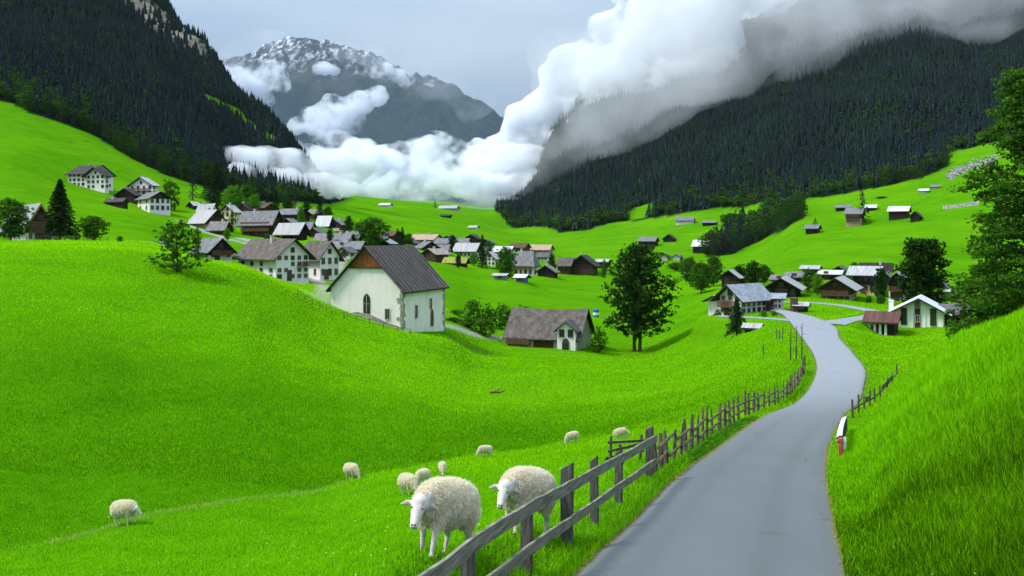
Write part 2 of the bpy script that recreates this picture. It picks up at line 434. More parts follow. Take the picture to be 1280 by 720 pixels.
# ------------------------------------------------------------------ building table: measured corners (left, nearest, right), base row, distance, turn, eave row, ridge row
HOUSES = {}
def ground_base(px, row):
    Ys = np.exp(np.linspace(math.log(200), math.log(1500), 800)); X = (px - 640) / F * Ys
    r = HOR - base_z(X, Ys) / Ys * F
    k = np.where(r <= row)[0]
    return Ys[k[0]] if len(k) else Ys[int(np.argmin(np.abs(r - row)))]
def H(key, px, row, Y, rz, eave, top, label, ridge='y', d=None, w=None, **kw):
    L, Nn, R = px; a = math.radians(rz)
    if Y > 400: Y = float(ground_base(Nn, row))
    n = W(Nn, row, Y); n = W(Nn, row, Y)
    def run(p, u): return ((p - 640) * n.y - n.x * F) / (F * u[0] - (p - 640) * u[1])
    if rz < 0:      # right flank seen: front runs left from the nearest corner
        uf = (-math.cos(a), -math.sin(a)); ud = (-math.sin(a), math.cos(a))
        ww = w or max(2.0, run(L, uf)); dd = d or max(2.0, run(R, ud)) if R - Nn > 2 or d is None else d
        dd = d if d else dd
        c = (n.x + uf[0] * ww / 2 + ud[0] * dd / 2, n.y + uf[1] * ww / 2 + ud[1] * dd / 2)
    else:           # left flank seen: front runs right
        uf = (math.cos(a), math.sin(a)); ud = (-math.sin(a), math.cos(a))
        ww = w or max(2.0, run(R, uf)); dd = d if d else max(2.0, run(L, ud))
        c = (n.x + uf[0] * ww / 2 + ud[0] * dd / 2, n.y + uf[1] * ww / 2 + ud[1] * dd / 2)
    ww = min(ww, 40); dd = min(dd, 34)
    h = (row - eave) / F * Y; yc = c[1]
    rise = max(0.4, (HOR - top) / F * (Y if ridge == 'y' else yc) - n.z - h)
    r = dict(px=640 + c[0] / c[1] * F, py=HOR - n.z / c[1] * F, Y=c[1], c=c, z=n.z, w=ww, d=dd, rz=a, h=h, rise=rise, ridge=ridge, label=label)
    r.update(kw); HOUSES[key] = r
    if ww > 30 or dd > 30: print('BIG', key, round(ww), round(dd))

# --- left hillside
H('farm', (-30, 34, 66), 301, 165, 39, 279, 254, 'brown timber farmhouse with pale metal roof between two trees on the left meadow', name='farmhouse', cat='house', wall='white', up='brown', roof='metal', upf=.45, balc=[.5, .8], bwood=True, d=25, win=(2, 4, 5), bargec='orange')
H('hotel', (85, 112, 114), 233, 345, -20, 216, 207, 'white three storey double gabled house alone high on the left hill', d=12, wall='white', roof='dark', win=(3, 5, 3), ridge='x')
H('hotel_w', (108, 131, 135), 236, 340, -22, 218, 209, None, of='hotel', wall='white', roof='dark', win=(3, 4, 1), ov=1.4)
H('c1', (162, 191, 197), 244, 350, -22, 231, 221, 'white chalet with a pale bright roof above its neighbours on the left hill', wall='white', roof='pale', win=(2, 4, 2), balc=[.45])
H('c2', (145, 169, 172), 251, 335, -22, 243, 235, 'low dark timber barn left of the pale roofed chalet', wall='darkw', roof='dark', win=(0, 0, 0), name='barn', cat='barn')
H('c3', (172, 187, 213), 264, 320, 42, 247, 239, 'white house with grey roof and dark gable, lowest of the hill group', wall='white', roof='grey', up='darkw', upf=.93, win=(2, 4, 2))
H('shed1', (131, 154, 156), 258, 310, -25, 251, 248, 'flat black shed on the slope below the hill houses', wall='darkw', roof='dark', win=(0, 0, 0), name='shed', cat='shed', ov=.4, ridge='x')
# --- village rising on the left
H('hF', (183, 205, 212), 325, 180, -35, 313, 303, 'small reddish cottage half hidden behind the leaning bushy tree', wall='redw', roof='dark', win=(1, 3, 2))
H('hG', (243, 262, 290), 324, 195, 45, 312, 298, 'small house with grey roof and dark gable left of the big white house', wall='white', up='darkw', upf=.4, roof='grey', win=(1, 3, 2), balc=[.45])
H('hH', (298, 345, 386), 350, 190, 47, 319, 299, 'large four storey white house with weathered grey roof left of the chapel', wall='white', roof='shingle', win=(4, 5, 4), ov=1.3, balc=[.55], balcx=(.62, .95), name='house', near=True)
H('hI', (376, 400, 424), 348, 205, 42, 320, 302, 'white house with slate roof tucked behind the large white house', wall='white', roof='shingle', win=(2, 3, 2), ov=1.0, near=True)
H('hJ', (302, 341, 350), 296, 290, -35, 273, 264, 'big dark brown chalet with rows of red balconies and grey roof', ridge='x', wall='redw', up='darkw', upf=.3, roof='grey', win=(3, 7, 2), balc=[.33, .66], ov=1.4)
H('hK', (346, 374, 384), 299, 268, -35, 288, 279, 'open sided barn with pale roof right of the brown chalet', ridge='x', wall='darkw', roof='pale', win=(0, 0, 0), open=True, ov=1.0, name='barn', cat='barn')
H('hL', (238, 258, 281), 284, 300, 45, 275, 262, 'brown gabled house with wide pale roof at the left edge of the village', wall='tan', up='brown', upf=.4, roof='pale', win=(1, 3, 2), ov=1.2)
H('hM', (276, 293, 299), 281, 315, -30, 264, 256, 'cream house with a yellow bush and light grey roof', wall='cream', roof='pale', win=(2, 3, 2))
H('hN', (296, 312, 315), 268, 340, -30, 261, 254, 'small dark brown gabled hut behind the brown chalet', wall='brown', roof='dark', win=(1, 2, 1))
H('hO', (314, 330, 332), 265, 365, -20, 259, 254, 'low house with rust red roof among the upper spruces', wall='brown', roof='rust', win=(1, 3, 1), ridge='x', d=8)
H('hP', (236, 243, 246), 261, 350, -40, 256, 252, 'tiny hut with white roof topmost at the village edge', wall='darkw', roof='pale', win=(1, 1, 1), name='hut', cat='hut')
H('hQ', (248, 265, 268), 266, 335, -30, 260, 255, 'narrow low house with white roof behind the wide pale roof', wall='white', roof='pale', win=(1, 3, 1), ridge='x')
H('hR', (346, 370, 373), 274, 335, -25, 267, 261, 'dark timber house with grey roof below the tall central spruce', wall='darkw', roof='grey', win=(1, 4, 1), ridge='x', d=8)
H('hS', (382, 396, 399), 274, 350, -25, 267, 262, 'pinkish house with white balcony beside the upper spruces', wall='pink', roof='grey', win=(1, 3, 1), ridge='x', d=8, balc=[.5])
H('hT', (397, 411, 414), 282, 325, -30, 277, 270, 'small shed with bright white roof above the narrow chalet', wall='darkw', roof='white', win=(0, 0, 0), name='shed', cat='shed', ridge='x')
H('hU', (411, 427, 432), 294, 330, -30, 280, 274, 'narrow brown chalet with white balconies left of the round tree', wall='white', up='brown', upf=.35, roof='grey', win=(2, 3, 1), balc=[.4])
H('hV', (396, 434, 440), 303, 262, -25, 298, 292, 'long low building with flat grey roof under the narrow chalet', wall='white', roof='grey', win=(1, 6, 1), ridge='x', ov=1.2)
H('hW', (413, 449, 455), 312, 245, -25, 307, 302, 'second long low grey roof just above the chapel', wall='darkw', roof='grey', win=(1, 5, 1), ridge='x', ov=1.2)
H('hX', (464, 487, 492), 310, 290, -30, 303, 296, 'blue grey roofed house peeping over the chapel ridge', wall='darkw', roof='blue', win=(1, 3, 1), ov=1.2)
H('hX2', (478, 490, 493), 300, 345, -25, 294, 289, 'reddish brown house behind the round tree', wall='redw', roof='rust', win=(1, 2, 1), ridge='x', d=8)
# --- village centre behind the chapel
H('v1', (513, 541, 545), 304, 430, -22, 299, 293, 'pale tan roofed house at the back left of the village centre', wall='cream', roof='tan', win=(1, 5, 1), ridge='x', d=10)
H('v2', (543, 581, 584), 309, 400, -15, 304, 298, 'long grey roofed barn in the middle of the village centre', wall='darkw', roof='grey', win=(1, 4, 1), ridge='x', d=11, name='barn', cat='barn')
H('v3', (520, 528, 548), 314, 350, 35, 309, 302, 'grey roofed house with dark gable above the brown cottage', wall='darkw', roof='grey', win=(1, 3, 1))
H('v4', (529, 545, 560), 330, 320, -48, 317, 311, 'brown and tan cottage with pinkish roof right of the chapel roof', wall='brown', up='brown', roof='pinkr', win=(2, 3, 3), ov=1.0)
H('v5', (581, 597, 601), 304, 460, -25, 298, 293, 'dark timber hut at the far back of the village centre', wall='darkw', roof='dark', win=(1, 2, 1), name='hut', cat='hut')
H('v6', (569, 594, 601), 321, 360, -30, 311, 304, 'white fronted house with broad light grey roof in the village centre', wall='white', up='darkw', upf=.5, roof='pale', win=(2, 5, 2), ridge='x', ov=1.2)
H('v7', (556, 581, 584), 331, 312, -25, 326, 322, 'low dark shed with mossy yellow green roof', wall='darkw', roof='moss', win=(0, 0, 0), ridge='x', name='shed', cat='shed')
H('v8', (553, 564, 566), 302, 455, -20, 298, 295, 'tiny dark hut in front of the far green meadow', wall='darkw', roof='dark', win=(0, 0, 0), d=7, name='hut', cat='hut')
H('v9', (605, 619, 623), 332, 330, -30, 322, 315, 'small white house left of the leafy village tree', wall='white', roof='pale', win=(2, 3, 1))
H('v10', (606, 636, 640), 319, 410, -20, 314, 308, 'white roofed long house behind the thin tree', wall='white', roof='white', win=(1, 6, 1), ridge='x', d=10)
H('v11', (636, 655, 659), 315, 480, -20, 309, 304, 'brown roofed house below the dark forest edge', wall='brown', roof='rust', win=(1, 3, 1), ridge='x', d=10)
H('v12', (650, 686, 690), 318, 500, -15, 312, 306, 'long tan roofed house below the dark forest edge', wall='pink', roof='tan', win=(1, 7, 1), ridge='x', d=12)
H('v13', (642, 666, 672), 345, 312, -28, 327, 314, 'white house with grey hipped roof and balconies in front of the village', wall='white', roof='grey', win=(2, 4, 1), hip=True, ridge='x', balc=[.5], ov=1.0)
H('v14', (672, 693, 697), 346, 302, -25, 339, 332, 'little black shed with grey roof beside the hipped white house', wall='darkw', roof='grey', win=(0, 0, 0), name='shed', cat='shed')
H('v15', (713, 742, 747), 344, 340, -25, 330, 319, 'dark red timber chalet with glazed front below the forest tip', wall='redw', up='darkw', upf=.6, roof='dark', win=(2, 5, 2), ov=1.3)
H('v15w', (697, 712, 714), 342, 341, -20, 331, 322, None, of='v15', wall='brown', roof='shingle', win=(1, 2, 0), ridge='x', d=8)
H('v16', (746, 758, 761), 331, 350, -20, 327, 324, 'flat grey lean-to right of the dark red chalet', wall='darkw', roof='pale', win=(0, 0, 0), d=6, name='shed', cat='shed', ridge='x')
H('v17', (645, 655, 658), 353, 268, -25, 346, 343, 'small bright blue hut in front of the hipped white house', wall='blue', roof='white', win=(1, 1, 0), d=3, name='hut', cat='hut', ridge='x')
H('v18', (618, 631, 633), 350, 275, -20, 344, 342, 'pale blue grey hut left of the blue hut', wall='bluegrey', roof='pale', win=(1, 1, 0), d=3, name='hut', cat='hut', ridge='x')
# --- far meadow
H('f1', (548, 570, 572), 263, 900, -15, 260, 257, 'faint farm building fading into the mist at the valley head', wall='grey', roof='pale', win=(0, 0, 0), d=12, name='barn', cat='barn', ridge='x', R=24)
H('f2', (551, 562, 563), 272, 700, -12, 269.5, 268, 'long dark haybarn alone on the far green meadow', wall='darkw', roof='dark', win=(0, 0, 0), d=6, name='barn', cat='barn', ridge='x', R=14)
H('f3', (586, 595, 597), 287, 560, -20, 284, 282, 'pair-like small white hut on the far meadow right of centre', wall='white', roof='pale', win=(0, 0, 0), d=5, name='hut', cat='hut', ridge='x', R=10)
H('f4', (474, 486, 488), 259, 800, -15, 256, 254, 'white roofed shed on the far meadow at the mist edge, left', wall='white', roof='white', win=(0, 0, 0), d=8, name='shed', cat='shed', ridge='x', R=16)
# --- right valley and hillside
H('r1', (798, 818, 822), 308, 620, -22, 301, 296, 'dark wide chalet on the middle meadow left of a smaller hut', wall='darkw', roof='grey', win=(2, 6, 1), ridge='x', d=11)
H('r2', (829, 842, 845), 302, 640, -25, 298, 293, 'small dark hut just right of the wide dark chalet', wall='darkw', roof='dark', win=(0, 0, 0), name='hut', cat='hut')
H('r3', (866, 888, 892), 316, 600, -25, 307, 300, 'dark chalet with white roof at the tip of the forest tongue', wall='darkw', roof='white', win=(3, 5, 2), ridge='x')
H('r4', (845, 866, 869), 279, 690, -18, 275, 271, 'low white house under the forest edge in mid slope', wall='white', roof='grey', win=(1, 5, 1), ridge='x', d=9)
H('r5', (878, 894, 897), 281, 680, -18, 278, 276, 'dark sheds right of the low white house at the forest edge', wall='darkw', roof='grey', win=(0, 0, 0), ridge='x', d=7, name='shed', cat='shed')
H('r6a', (826, 834, 836), 325, 540, -25, 321, 318, 'left tiny pale hut behind the crown of the big maple', wall='white', roof='dark', win=(0, 0, 0), d=6, name='hut', cat='hut')
H('r6b', (841, 850, 852), 325, 540, -25, 321, 318, 'right tiny pale hut behind the crown of the big maple', wall='white', roof='grey', win=(0, 0, 0), d=6, name='hut', cat='hut')
H('r7', (838, 853, 856), 352, 400, -25, 345, 341, 'small white bungalow right of the big maple', wall='white', roof='white', win=(1, 3, 1), ridge='x')
H('r8', (857, 868, 870), 348, 420, -25, 343, 340, 'pale roofed hut beside the small white bungalow', wall='white', roof='pale', win=(1, 2, 1), ridge='x', name='hut', cat='hut')
H('m1', (1045, 1062, 1064), 262, 520, -22, 259, 256, 'long grey roof at the top edge of the right meadow', wall='darkw', roof='grey', win=(0, 0, 0), ridge='x', d=8)
H('m2', (1057, 1076, 1080), 279, 460, -26, 267, 260, 'three storey pinkish chalet beside the lone dark spruce on the right slope', wall='pink', up='darkw', upf=.5, roof='grey', win=(3, 4, 2), balc=[.35, .66], ridge='x')
H('m3', (1083, 1094, 1096), 262, 510, -25, 259, 256, 'small white roofed hut right of the lone dark spruce', wall='darkw', roof='white', win=(0, 0, 0), ridge='x', name='hut', cat='hut', d=6)
H('m4', (1111, 1134, 1138), 271, 470, -32, 263, 258, 'dark barn with white roof in the middle of the right slope', wall='darkw', roof='white', win=(1, 5, 0), ridge='x', d=8, name='barn', cat='barn')
H('m5', (1138, 1149, 1153), 274, 460, -30, 269, 264, 'little dark gabled hut right of the white roofed barn', wall='darkw', roof='dark', win=(1, 1, 0), name='hut', cat='hut')
H('m6', (1007, 1021, 1025), 291, 460, -30, 285, 281, 'lonely dark hut with grey roof below the forest tongue', wall='darkw', roof='grey', win=(1, 1, 0), name='hut', cat='hut', ridge='x')
H('m7', (1150, 1159, 1161), 241, 520, -25, 238, 236, 'left of two tiny white huts under the right forest edge', wall='white', roof='white', win=(0, 0, 0), d=5, name='hut', cat='hut', ridge='x', R=8)
H('m8', (1165, 1174, 1176), 235, 530, -25, 233, 231, 'right of two tiny white huts under the right forest edge', wall='white', roof='grey', win=(0, 0, 0), d=5, name='hut', cat='hut', ridge='x', R=8)
# --- hamlet at the road fork
H('inn', (900, 926, 958), 393, 143, -48, 370, 357, 'large white inn with blue grey roof beside the road', wall='white', roof='blue', win=(3, 3, 5), ov=1.2, near=True, balc=[.4])
H('inn_w', (953, 977, 979), 393, 147, -20, 373, 367, None, of='inn', wall='white', roof='blue', win=(3, 5, 1), ridge='x', d=6, ov=.7, near=True)
H('e1', (902, 921, 925), 358, 205, -28, 345, 338, 'dark house with pale roof behind the inn', wall='brown', up='darkw', upf=.5, roof='pale', win=(2, 3, 1))
H('e2', (957, 996, 1001), 373, 186, -22, 359, 348, 'wide black timber barn right of the inn', wall='darkw', roof='pale', win=(1, 4, 0), ov=1.3, name='barn', cat='barn')
H('e3', (985, 1008, 1012), 352, 218, -25, 346, 340, 'grey roofed house above the black barn', wall='darkw', roof='grey', win=(1, 3, 1), ridge='x')
H('e4', (1003, 1020, 1024), 347, 235, -25, 336, 332, 'dark box shaped house topmost in the hamlet', wall='darkw', roof='pale', win=(1, 3, 1), ridge='x')
H('e5', (1025, 1048, 1053), 349, 228, -25, 343, 338, 'white roofed low house at the back of the hamlet', wall='darkw', roof='white', win=(1, 3, 1), ridge='x')
H('e6', (1026, 1063, 1071), 375, 182, -27, 359, 348, 'weathered brown chalet with pale roof on the green by the lane', wall='tan', up='brown', upf=.4, roof='pale', win=(3, 5, 2), balc=[.35], ov=1.3, near=True)
H('e7', (1066, 1093, 1099), 367, 200, -27, 343, 333, 'tall dark chalet on a yellow ground floor', wall='yellow', up='darkw', upf=.42, roof='pale', win=(2, 4, 2), ridge='x', ov=1.4)
H('e8', (1078, 1113, 1118), 344, 245, -22, 335, 329, 'dark roofs behind the tall yellow based chalet', wall='darkw', roof='dark', win=(1, 4, 1), ridge='x')
H('e9', (1111, 1131, 1136), 377, 190, -28, 350, 341, 'narrow white house with arched windows left of the tall dark trees', wall='white', up='darkw', upf=.5, roof='pale', win=(2, 2, 1), balc=[.5])
H('e10', (1169, 1183, 1187), 376, 190, -35, 358, 349, 'dark gabled house right of the tall dark trees', wall='darkw', roof='grey', win=(2, 2, 1))
H('e11', (1185, 1201, 1204), 376, 186, -30, 365, 361, 'small ochre house by the big right tree', wall='yellow', roof='pale', win=(1, 2, 1), ridge='x')
H('g1', (1117, 1180, 1182), 411, 123, -27, 390, 374, 'pale green gabled house with tall dark windows above the road', wall='green', roof='whiteg', win=(0, 0, 0), ov=1.0, near=True, d=8, special='green')
H('g1r', (1178, 1208, 1212), 407, 125, -29, 392, 381, None, of='g1', wall='darkw', roof='slate', win=(1, 3, 0), ridge='x', d=6, ov=.7)
H('g1l', (1084, 1118, 1119), 422, 118, -29, 402, 390, None, of='g1', wall='darkw', roof='rust', win=(0, 0, 0), ridge='x', d=5, ov=.6, open=True, postc='white')
H('k1', (1000, 1009, 1011), 389, 142, -25, 382, 378, 'small pale roofed kiosk at the road edge by the inn', wall='darkw', roof='pale', win=(1, 1, 0), d=1.6, ov=.35, name='kiosk', cat='kiosk', ridge='x', R=3)
H('k2', (936, 949, 952), 414, 118, -30, 409.5, 406, 'little open shelter with pale roof on the meadow before the inn', wall='darkw', roof='pale', win=(0, 0, 0), d=1.4, ov=.35, name='shelter', cat='shelter', ridge='x', open=True, R=3)
H('k3', (893, 900, 902), 383, 150, -30, 374, 370, 'tiny white hut with yellow roof at the left end of the inn', wall='white', roof='yellowr', win=(0, 0, 0), d=2, name='hut', cat='hut', R=3)
# --- the two large buildings of the middle ground
H('chapel', (414, 503, 556), 412, 135, -20, 361, 308, 'big whitewashed chapel with dark metal roof and orange wooden gable', name='chapel', cat='chapel', wall='plaster', roof='ribbed', special='chapel', ov=0.55, win=(0, 0, 0), R=13)
H('stone', (634, 722, 742), 439, 160, -17, 422, 385, 'old stone farmhouse with huge sagging shingle roof beside the big maple', name='farmhouse', cat='farmhouse', wall='stone', roof='shingle', special='stone', ridge='x', win=(0, 0, 0), R=14, d=12, ov=.75, sag=.4)

# infill of the dense village
H('n1', (262, 281, 286), 292, 285, -30, 283, 277, 'low brown shed with grey roof beside the wide pale roof', wall='brown', roof='grey', win=(1, 2, 1), ridge='x', name='shed', cat='shed')
H('n2', (352, 367, 371), 287, 300, -30, 279, 273, 'dark house peeping out between the brown chalet and the open barn', wall='darkw', roof='grey', win=(1, 2, 1))
H('n3', (372, 388, 392), 291, 300, -30, 283, 278, 'white house right of the open sided barn', wall='white', roof='grey', win=(2, 3, 1), ridge='x')
H('n4', (386, 400, 404), 297, 285, -30, 290, 285, 'small brown house with slate roof above the long flat roof', wall='brown', roof='slate', win=(1, 2, 1))
H('n5', (433, 448, 453), 302, 285, -30, 294, 289, 'white walled house at the foot of the large round tree', wall='white', roof='grey', win=(1, 3, 1), ridge='x')
H('n6', (424, 437, 441), 322, 230, -30, 314, 309, 'grey roofed house directly left of the chapel peak', wall='white', roof='slate', win=(1, 2, 1))
H('n7', (505, 518, 522), 309, 390, -25, 303, 298, 'dark house at the left end of the village centre', wall='darkw', roof='slate', win=(1, 2, 1))
H('n8', (546, 559, 563), 318, 355, -30, 311, 306, 'white house with grey roof behind the brown and tan cottage', wall='white', roof='grey', win=(1, 3, 1), ridge='x')
H('n9', (600, 614, 618), 309, 440, -25, 303, 299, 'dark house right of the timber hut at the back of the centre', wall='darkw', roof='slate', win=(1, 2, 1))
H('n10', (621, 634, 638), 330, 345, -28, 322, 316, 'brown chalet between the small white house and the leafy tree', wall='brown', roof='slate', win=(2, 2, 1))
H('n11', (592, 603, 606), 318, 380, -28, 311, 306, 'grey barn touching the broad light grey roof', wall='darkw', roof='grey', win=(0, 0, 0), name='barn', cat='barn')
H('n12', (672, 684, 688), 326, 400, -25, 320, 316, 'white house below the long tan roof', wall='white', roof='slate', win=(1, 3, 1), ridge='x')
H('n13', (1040, 1056, 1060), 345, 250, -25, 338, 333, 'dark chalet filling the gap behind the white roofed low house', wall='darkw', roof='slate', win=(1, 3, 1))
H('n14', (966, 982, 987), 356, 205, -26, 349, 344, 'small dark house just behind the black barn', wall='brown', roof='grey', win=(1, 2, 1), ridge='x')
H('n15', (1100, 1113, 1117), 358, 215, -28, 347, 341, 'white chalet between the tall chalet and the arched house', wall='white', up='darkw', upf=.5, roof='grey', win=(2, 2, 1))
# ------------------------------------------------------------------ terrain mesh
for k, h in HOUSES.items():
    p = W(h['px'], h['py'], h['Y'])
    n0 = float((base_z(p.x, p.y) + relief(np.array([p.x]), np.array([p.y])))[0])
    h['p'] = p
    if h.get('pin', True):
        PADS.append((p.x, p.y, h.get('R', 0.55 * (h['w'] + h['d']) + 2), p.z, p.z - n0))
        if abs(p.z - n0) > 0.012 * h['Y'] + 1: print('PAD', k, round(p.z - n0, 1), 'm')

TX, TY = XX.copy(), YY.copy()
TZ = terrain_z(TX.ravel(), TY.ravel()).reshape(TX.shape)
npx, nly = TX.shape
V = np.stack([TX.ravel(), TY.ravel(), TZ.ravel()], 1)
idx = np.arange(npx * nly).reshape(npx, nly)
Fq = np.stack([idx[:-1, :-1].ravel(), idx[1:, :-1].ravel(), idx[1:, 1:].ravel(), idx[:-1, 1:].ravel()], 1)
fx_, fy_ = V[:, 0], V[:, 1]
fm = forest_mask(fx_, fy_).astype(float)
cm = cliff_mask(fx_, fy_).astype(float)
L_, R_, _z = road_at(np.clip(fy_, _ry[0], _ry[-1]))
dr = np.where(fy_ < 160, np.maximum(L_ - fx_, fx_ - R_), 50)
vg = np.clip(1 - np.abs(dr - 0.04) / (0.17 + 0.003 * fy_), 0, 1) * .75
rowv = HOR - V[:, 2] / fy_ * F; pxv = 640 + fx_ / fy_ * F
# shade painted in ground colour: hollow behind the sheep, gaps in bank grass
crease = np.interp(pxv, [0, 160, 300, 440, 505, 600, 700, 800, 900], [28, 31, 36, 42, 44, 52, 55, 52, 52])
shade_tint = np.maximum(sstep(-1.0, 1.5, fy_ - crease) * (pxv < 1000) * (1 - sstep(58, 88, fy_)), (fx_ > R_ + .3) * (1 - sstep(28, 40, fy_)) * .45)
stray = np.exp(-((fy_ - crease - 0.2) / 0.5) ** 2) * (pxv < 560)
slopef = sstep(0.0, 1.0, (fy_ - 600) / 200)
dirt = np.zeros(len(V))
for (x, y, r) in ((-60, 190, 8),):
    pass
# gravel yards and paths
PATHS = [[W(-60, 303, 150), W(60, 302, 152), W(150, 303, 155), W(200, 303, 172)], [W(385, 352, 150), W(402, 372, 140), W(405, 352, 185), W(395, 346, 205), W(430, 322, 232)],
         [W(225, 262, 310), W(290, 292, 265), W(345, 303, 250), W(300, 290, 275)], [W(560, 407, 158), W(600, 403, 166), W(660, 402, 172)]]
for P_ in PATHS:
    for a, b in zip(P_[:-1], P_[1:]):
        d = np.array([b.x - a.x, b.y - a.y]); q = fx_ - a.x, fy_ - a.y
        t_ = np.clip((q[0] * d[0] + q[1] * d[1]) / (d @ d), 0, 1)
        dd = np.hypot(q[0] - t_ * d[0], q[1] - t_ * d[1])
        dirt = np.maximum(dirt, 1 - sstep(0.9, 2.0, dd))

def grass_material():
    m, t, b = newmat('meadow')
    n1 = noise(t, 0.05, 5, 0.6); n2 = noise(t, 1.3, 6, 0.65); n3 = noise(t, 14, 4, 0.7, stretch=(1, 1, 2.5))
    n4 = noise(t, 0.5, 5, 0.6, stretch=(0.25, 1.0, 6.0), dist=1.0)
    c = ramp(t, n1, [(0.3, (0.060, 0.210, 0.002)), (0.7, (0.098, 0.285, 0.002))])
    c = mixnode(t, ramp(t, n2, [(0.38, 0.0), (0.66, 0.45)]), c, (0.042, 0.165, 0.002))
    c = mixnode(t, ramp(t, n4, [(0.48, 0.0), (0.70, 0.45)]), c, (0.042, 0.150, 0.002))
    c = mixnode(t, ramp(t, n3, [(0.45, 0.0), (0.72, 0.35)]), c, (0.042, 0.14, 0.002))
    n5 = noise(t, 0.11, 6, 0.62, stretch=(0.3, 1.0, 5.0), dist=1.2)
    c = mixnode(t, ramp(t, n5, [(0.46, 0.0), (0.62, 0.5)]), c, (0.036, 0.140, 0.002))
    n6 = noise(t, 0.02, 4, 0.5)
    c = mixnode(t, ramp(t, n6, [(0.45, 0.0), (0.65, 0.35)]), c, (0.125, 0.300, 0.004))
    shade_col = mixnode(t, ramp(t, n2, [(0.35, 0), (0.7, 1)]), (0.030, 0.135, 0.001), (0.060, 0.20, 0.002))  # darker greens for the shade painted on hollow and bank ground
    c = mixnode(t, mathn(t, 'MULTIPLY', attr(t, 'shade_tint'), 0.85), c, shade_col)
    c = mixnode(t, mathn(t, 'MULTIPLY', attr(t, 'stray'), ramp(t, n3, [(0.5, 0), (0.65, 0.35)])), c, (0.30, 0.42, 0.06))
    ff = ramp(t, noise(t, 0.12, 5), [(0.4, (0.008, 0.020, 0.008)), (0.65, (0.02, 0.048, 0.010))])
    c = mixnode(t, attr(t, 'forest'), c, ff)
    rock = ramp(t, noise(t, 0.06, 8, 0.7, stretch=(1.0, 1.0, 3.0), dist=1.5), [(0.35, (0.05, 0.048, 0.042)), (0.52, (0.22, 0.20, 0.155)), (0.7, (0.42, 0.38, 0.28))])
    c = mixnode(t, attr(t, 'cliff'), c, rock)
    dn = mathn(t, 'MULTIPLY', attr(t, 'verge'), ramp(t, n3, [(0.38, 0.35), (0.6, 1.0)]))
    c = mixnode(t, dn, c, (0.16, 0.14, 0.06))
    grv = ramp(t, noise(t, 3, 6), [(0.35, (0.20, 0.19, 0.17)), (0.7, (0.42, 0.40, 0.36))])
    c = mixnode(t, attr(t, 'gravel'), c, grv)
    t.links.new(c, b.inputs['Base Color']); b.inputs['Roughness'].default_value = 1.0; b.inputs['Specular IOR Level'].default_value = 0.0
    b.inputs['Sheen Weight'].default_value = 0.0
    hs = mathn(t, 'ADD', mathn(t, 'MULTIPLY', n2, 0.5), mathn(t, 'MULTIPLY', n3, 0.5))
    bump(t, b, hs, 0.55, 0.18)
    return m
M_GRASS = grass_material()
me = np_mesh('meadow_ground', V, Fq, [M_GRASS], smooth=True, attrs=dict(forest=fm * (1 - cm), cliff=cm, verge=vg, shade_tint=shade_tint, stray=stray, gravel=dirt))
terrain = tag(link('terrain', me), kind='structure')

# ------------------------------------------------------------------ road
def asphalt():
    m, t, b = newmat('asphalt')
    n = noise(t, 160, 3, 0.8); n2 = noise(t, 0.5, 6, 0.6, stretch=(1, 0.3, 1)); n3 = noise(t, 45, 4, 0.7)
    c = ramp(t, n, [(0.3, (0.058, 0.069, 0.072)), (0.7, (0.150, 0.175, 0.182))])
    c = mixnode(t, ramp(t, n2, [(0.35, 0.0), (0.75, 0.3)]), c, (0.155, 0.168, 0.18))
    c = mixnode(t, attr(t, 'track'), c, (0.075, 0.082, 0.088))
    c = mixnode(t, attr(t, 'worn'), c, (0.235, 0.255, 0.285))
    c = mixnode(t, mathn(t, 'MULTIPLY', attr(t, 'edge'), ramp(t, n3, [(0.42, 0), (0.58, 0.8)])), c, (0.15, 0.135, 0.10))
    t.links.new(c, b.inputs['Base Color']); b.inputs['Roughness'].default_value = 0.72; b.inputs['Specular IOR Level'].default_value = 0.35
    # hairline cracks, sealed seams and square repair patches
    vo = t.nodes.new('ShaderNodeTexVoronoi'); vo.feature = 'DISTANCE_TO_EDGE'; vo.inputs['Scale'].default_value = 0.33
    tcv = t.nodes.new('ShaderNodeTexCoord'); wv = t.nodes.new('ShaderNodeVectorMath'); nv = t.nodes.new('ShaderNodeTexNoise'); nv.inputs['Scale'].default_value = 1.6; nv.inputs['Detail'].default_value = 5
    t.links.new(tcv.outputs['Object'], nv.inputs['Vector']); t.links.new(tcv.outputs['Object'], wv.inputs[0]); t.links.new(nv.outputs['Color'], wv.inputs[1]); t.links.new(wv.outputs[0], vo.inputs['Vector'])
    crk = mathn(t, 'MULTIPLY', ramp(t, vo.outputs['Distance'], [(0.0, 1.0), (0.012, 0.0)]), ramp(t, noise(t, 0.3, 3), [(0.50, 0), (0.60, 0.75)]))
    c = mixnode(t, crk, c, (0.028, 0.029, 0.030)); t.links.new(c, b.inputs['Base Color'])
    bump(t, b, n, 0.7, 0.008)
    return m
M_ASPH = asphalt()
def strip(name, rings, attrs, mats, lift):
    pass
ys = np.exp(np.linspace(math.log(4.6), math.log(159), 420))
L_, R_, rz = road_at(ys)
na = 17
ta = np.linspace(0, 1, na)
jit = 0.05 * fbm(ys * 2.2, ys * 0, 3, 5); jit2 = 0.05 * fbm(ys * 2.5, ys * 0 + 9, 3, 6)
RX = (L_ + jit)[:, None] * (1 - ta) + (R_ + jit2)[:, None] * ta
RYY = ys[:, None].repeat(na, 1)
crown = 0.035 * (1 - (2 * ta - 1) ** 2)
edge_down = np.zeros(na); edge_down[0] = edge_down[-1] = -0.05
RZ = rz[:, None] + crown + edge_down
V = np.stack([RX.ravel(), RYY.ravel(), RZ.ravel()], 1)
idx = np.arange(len(ys) * na).reshape(len(ys), na)
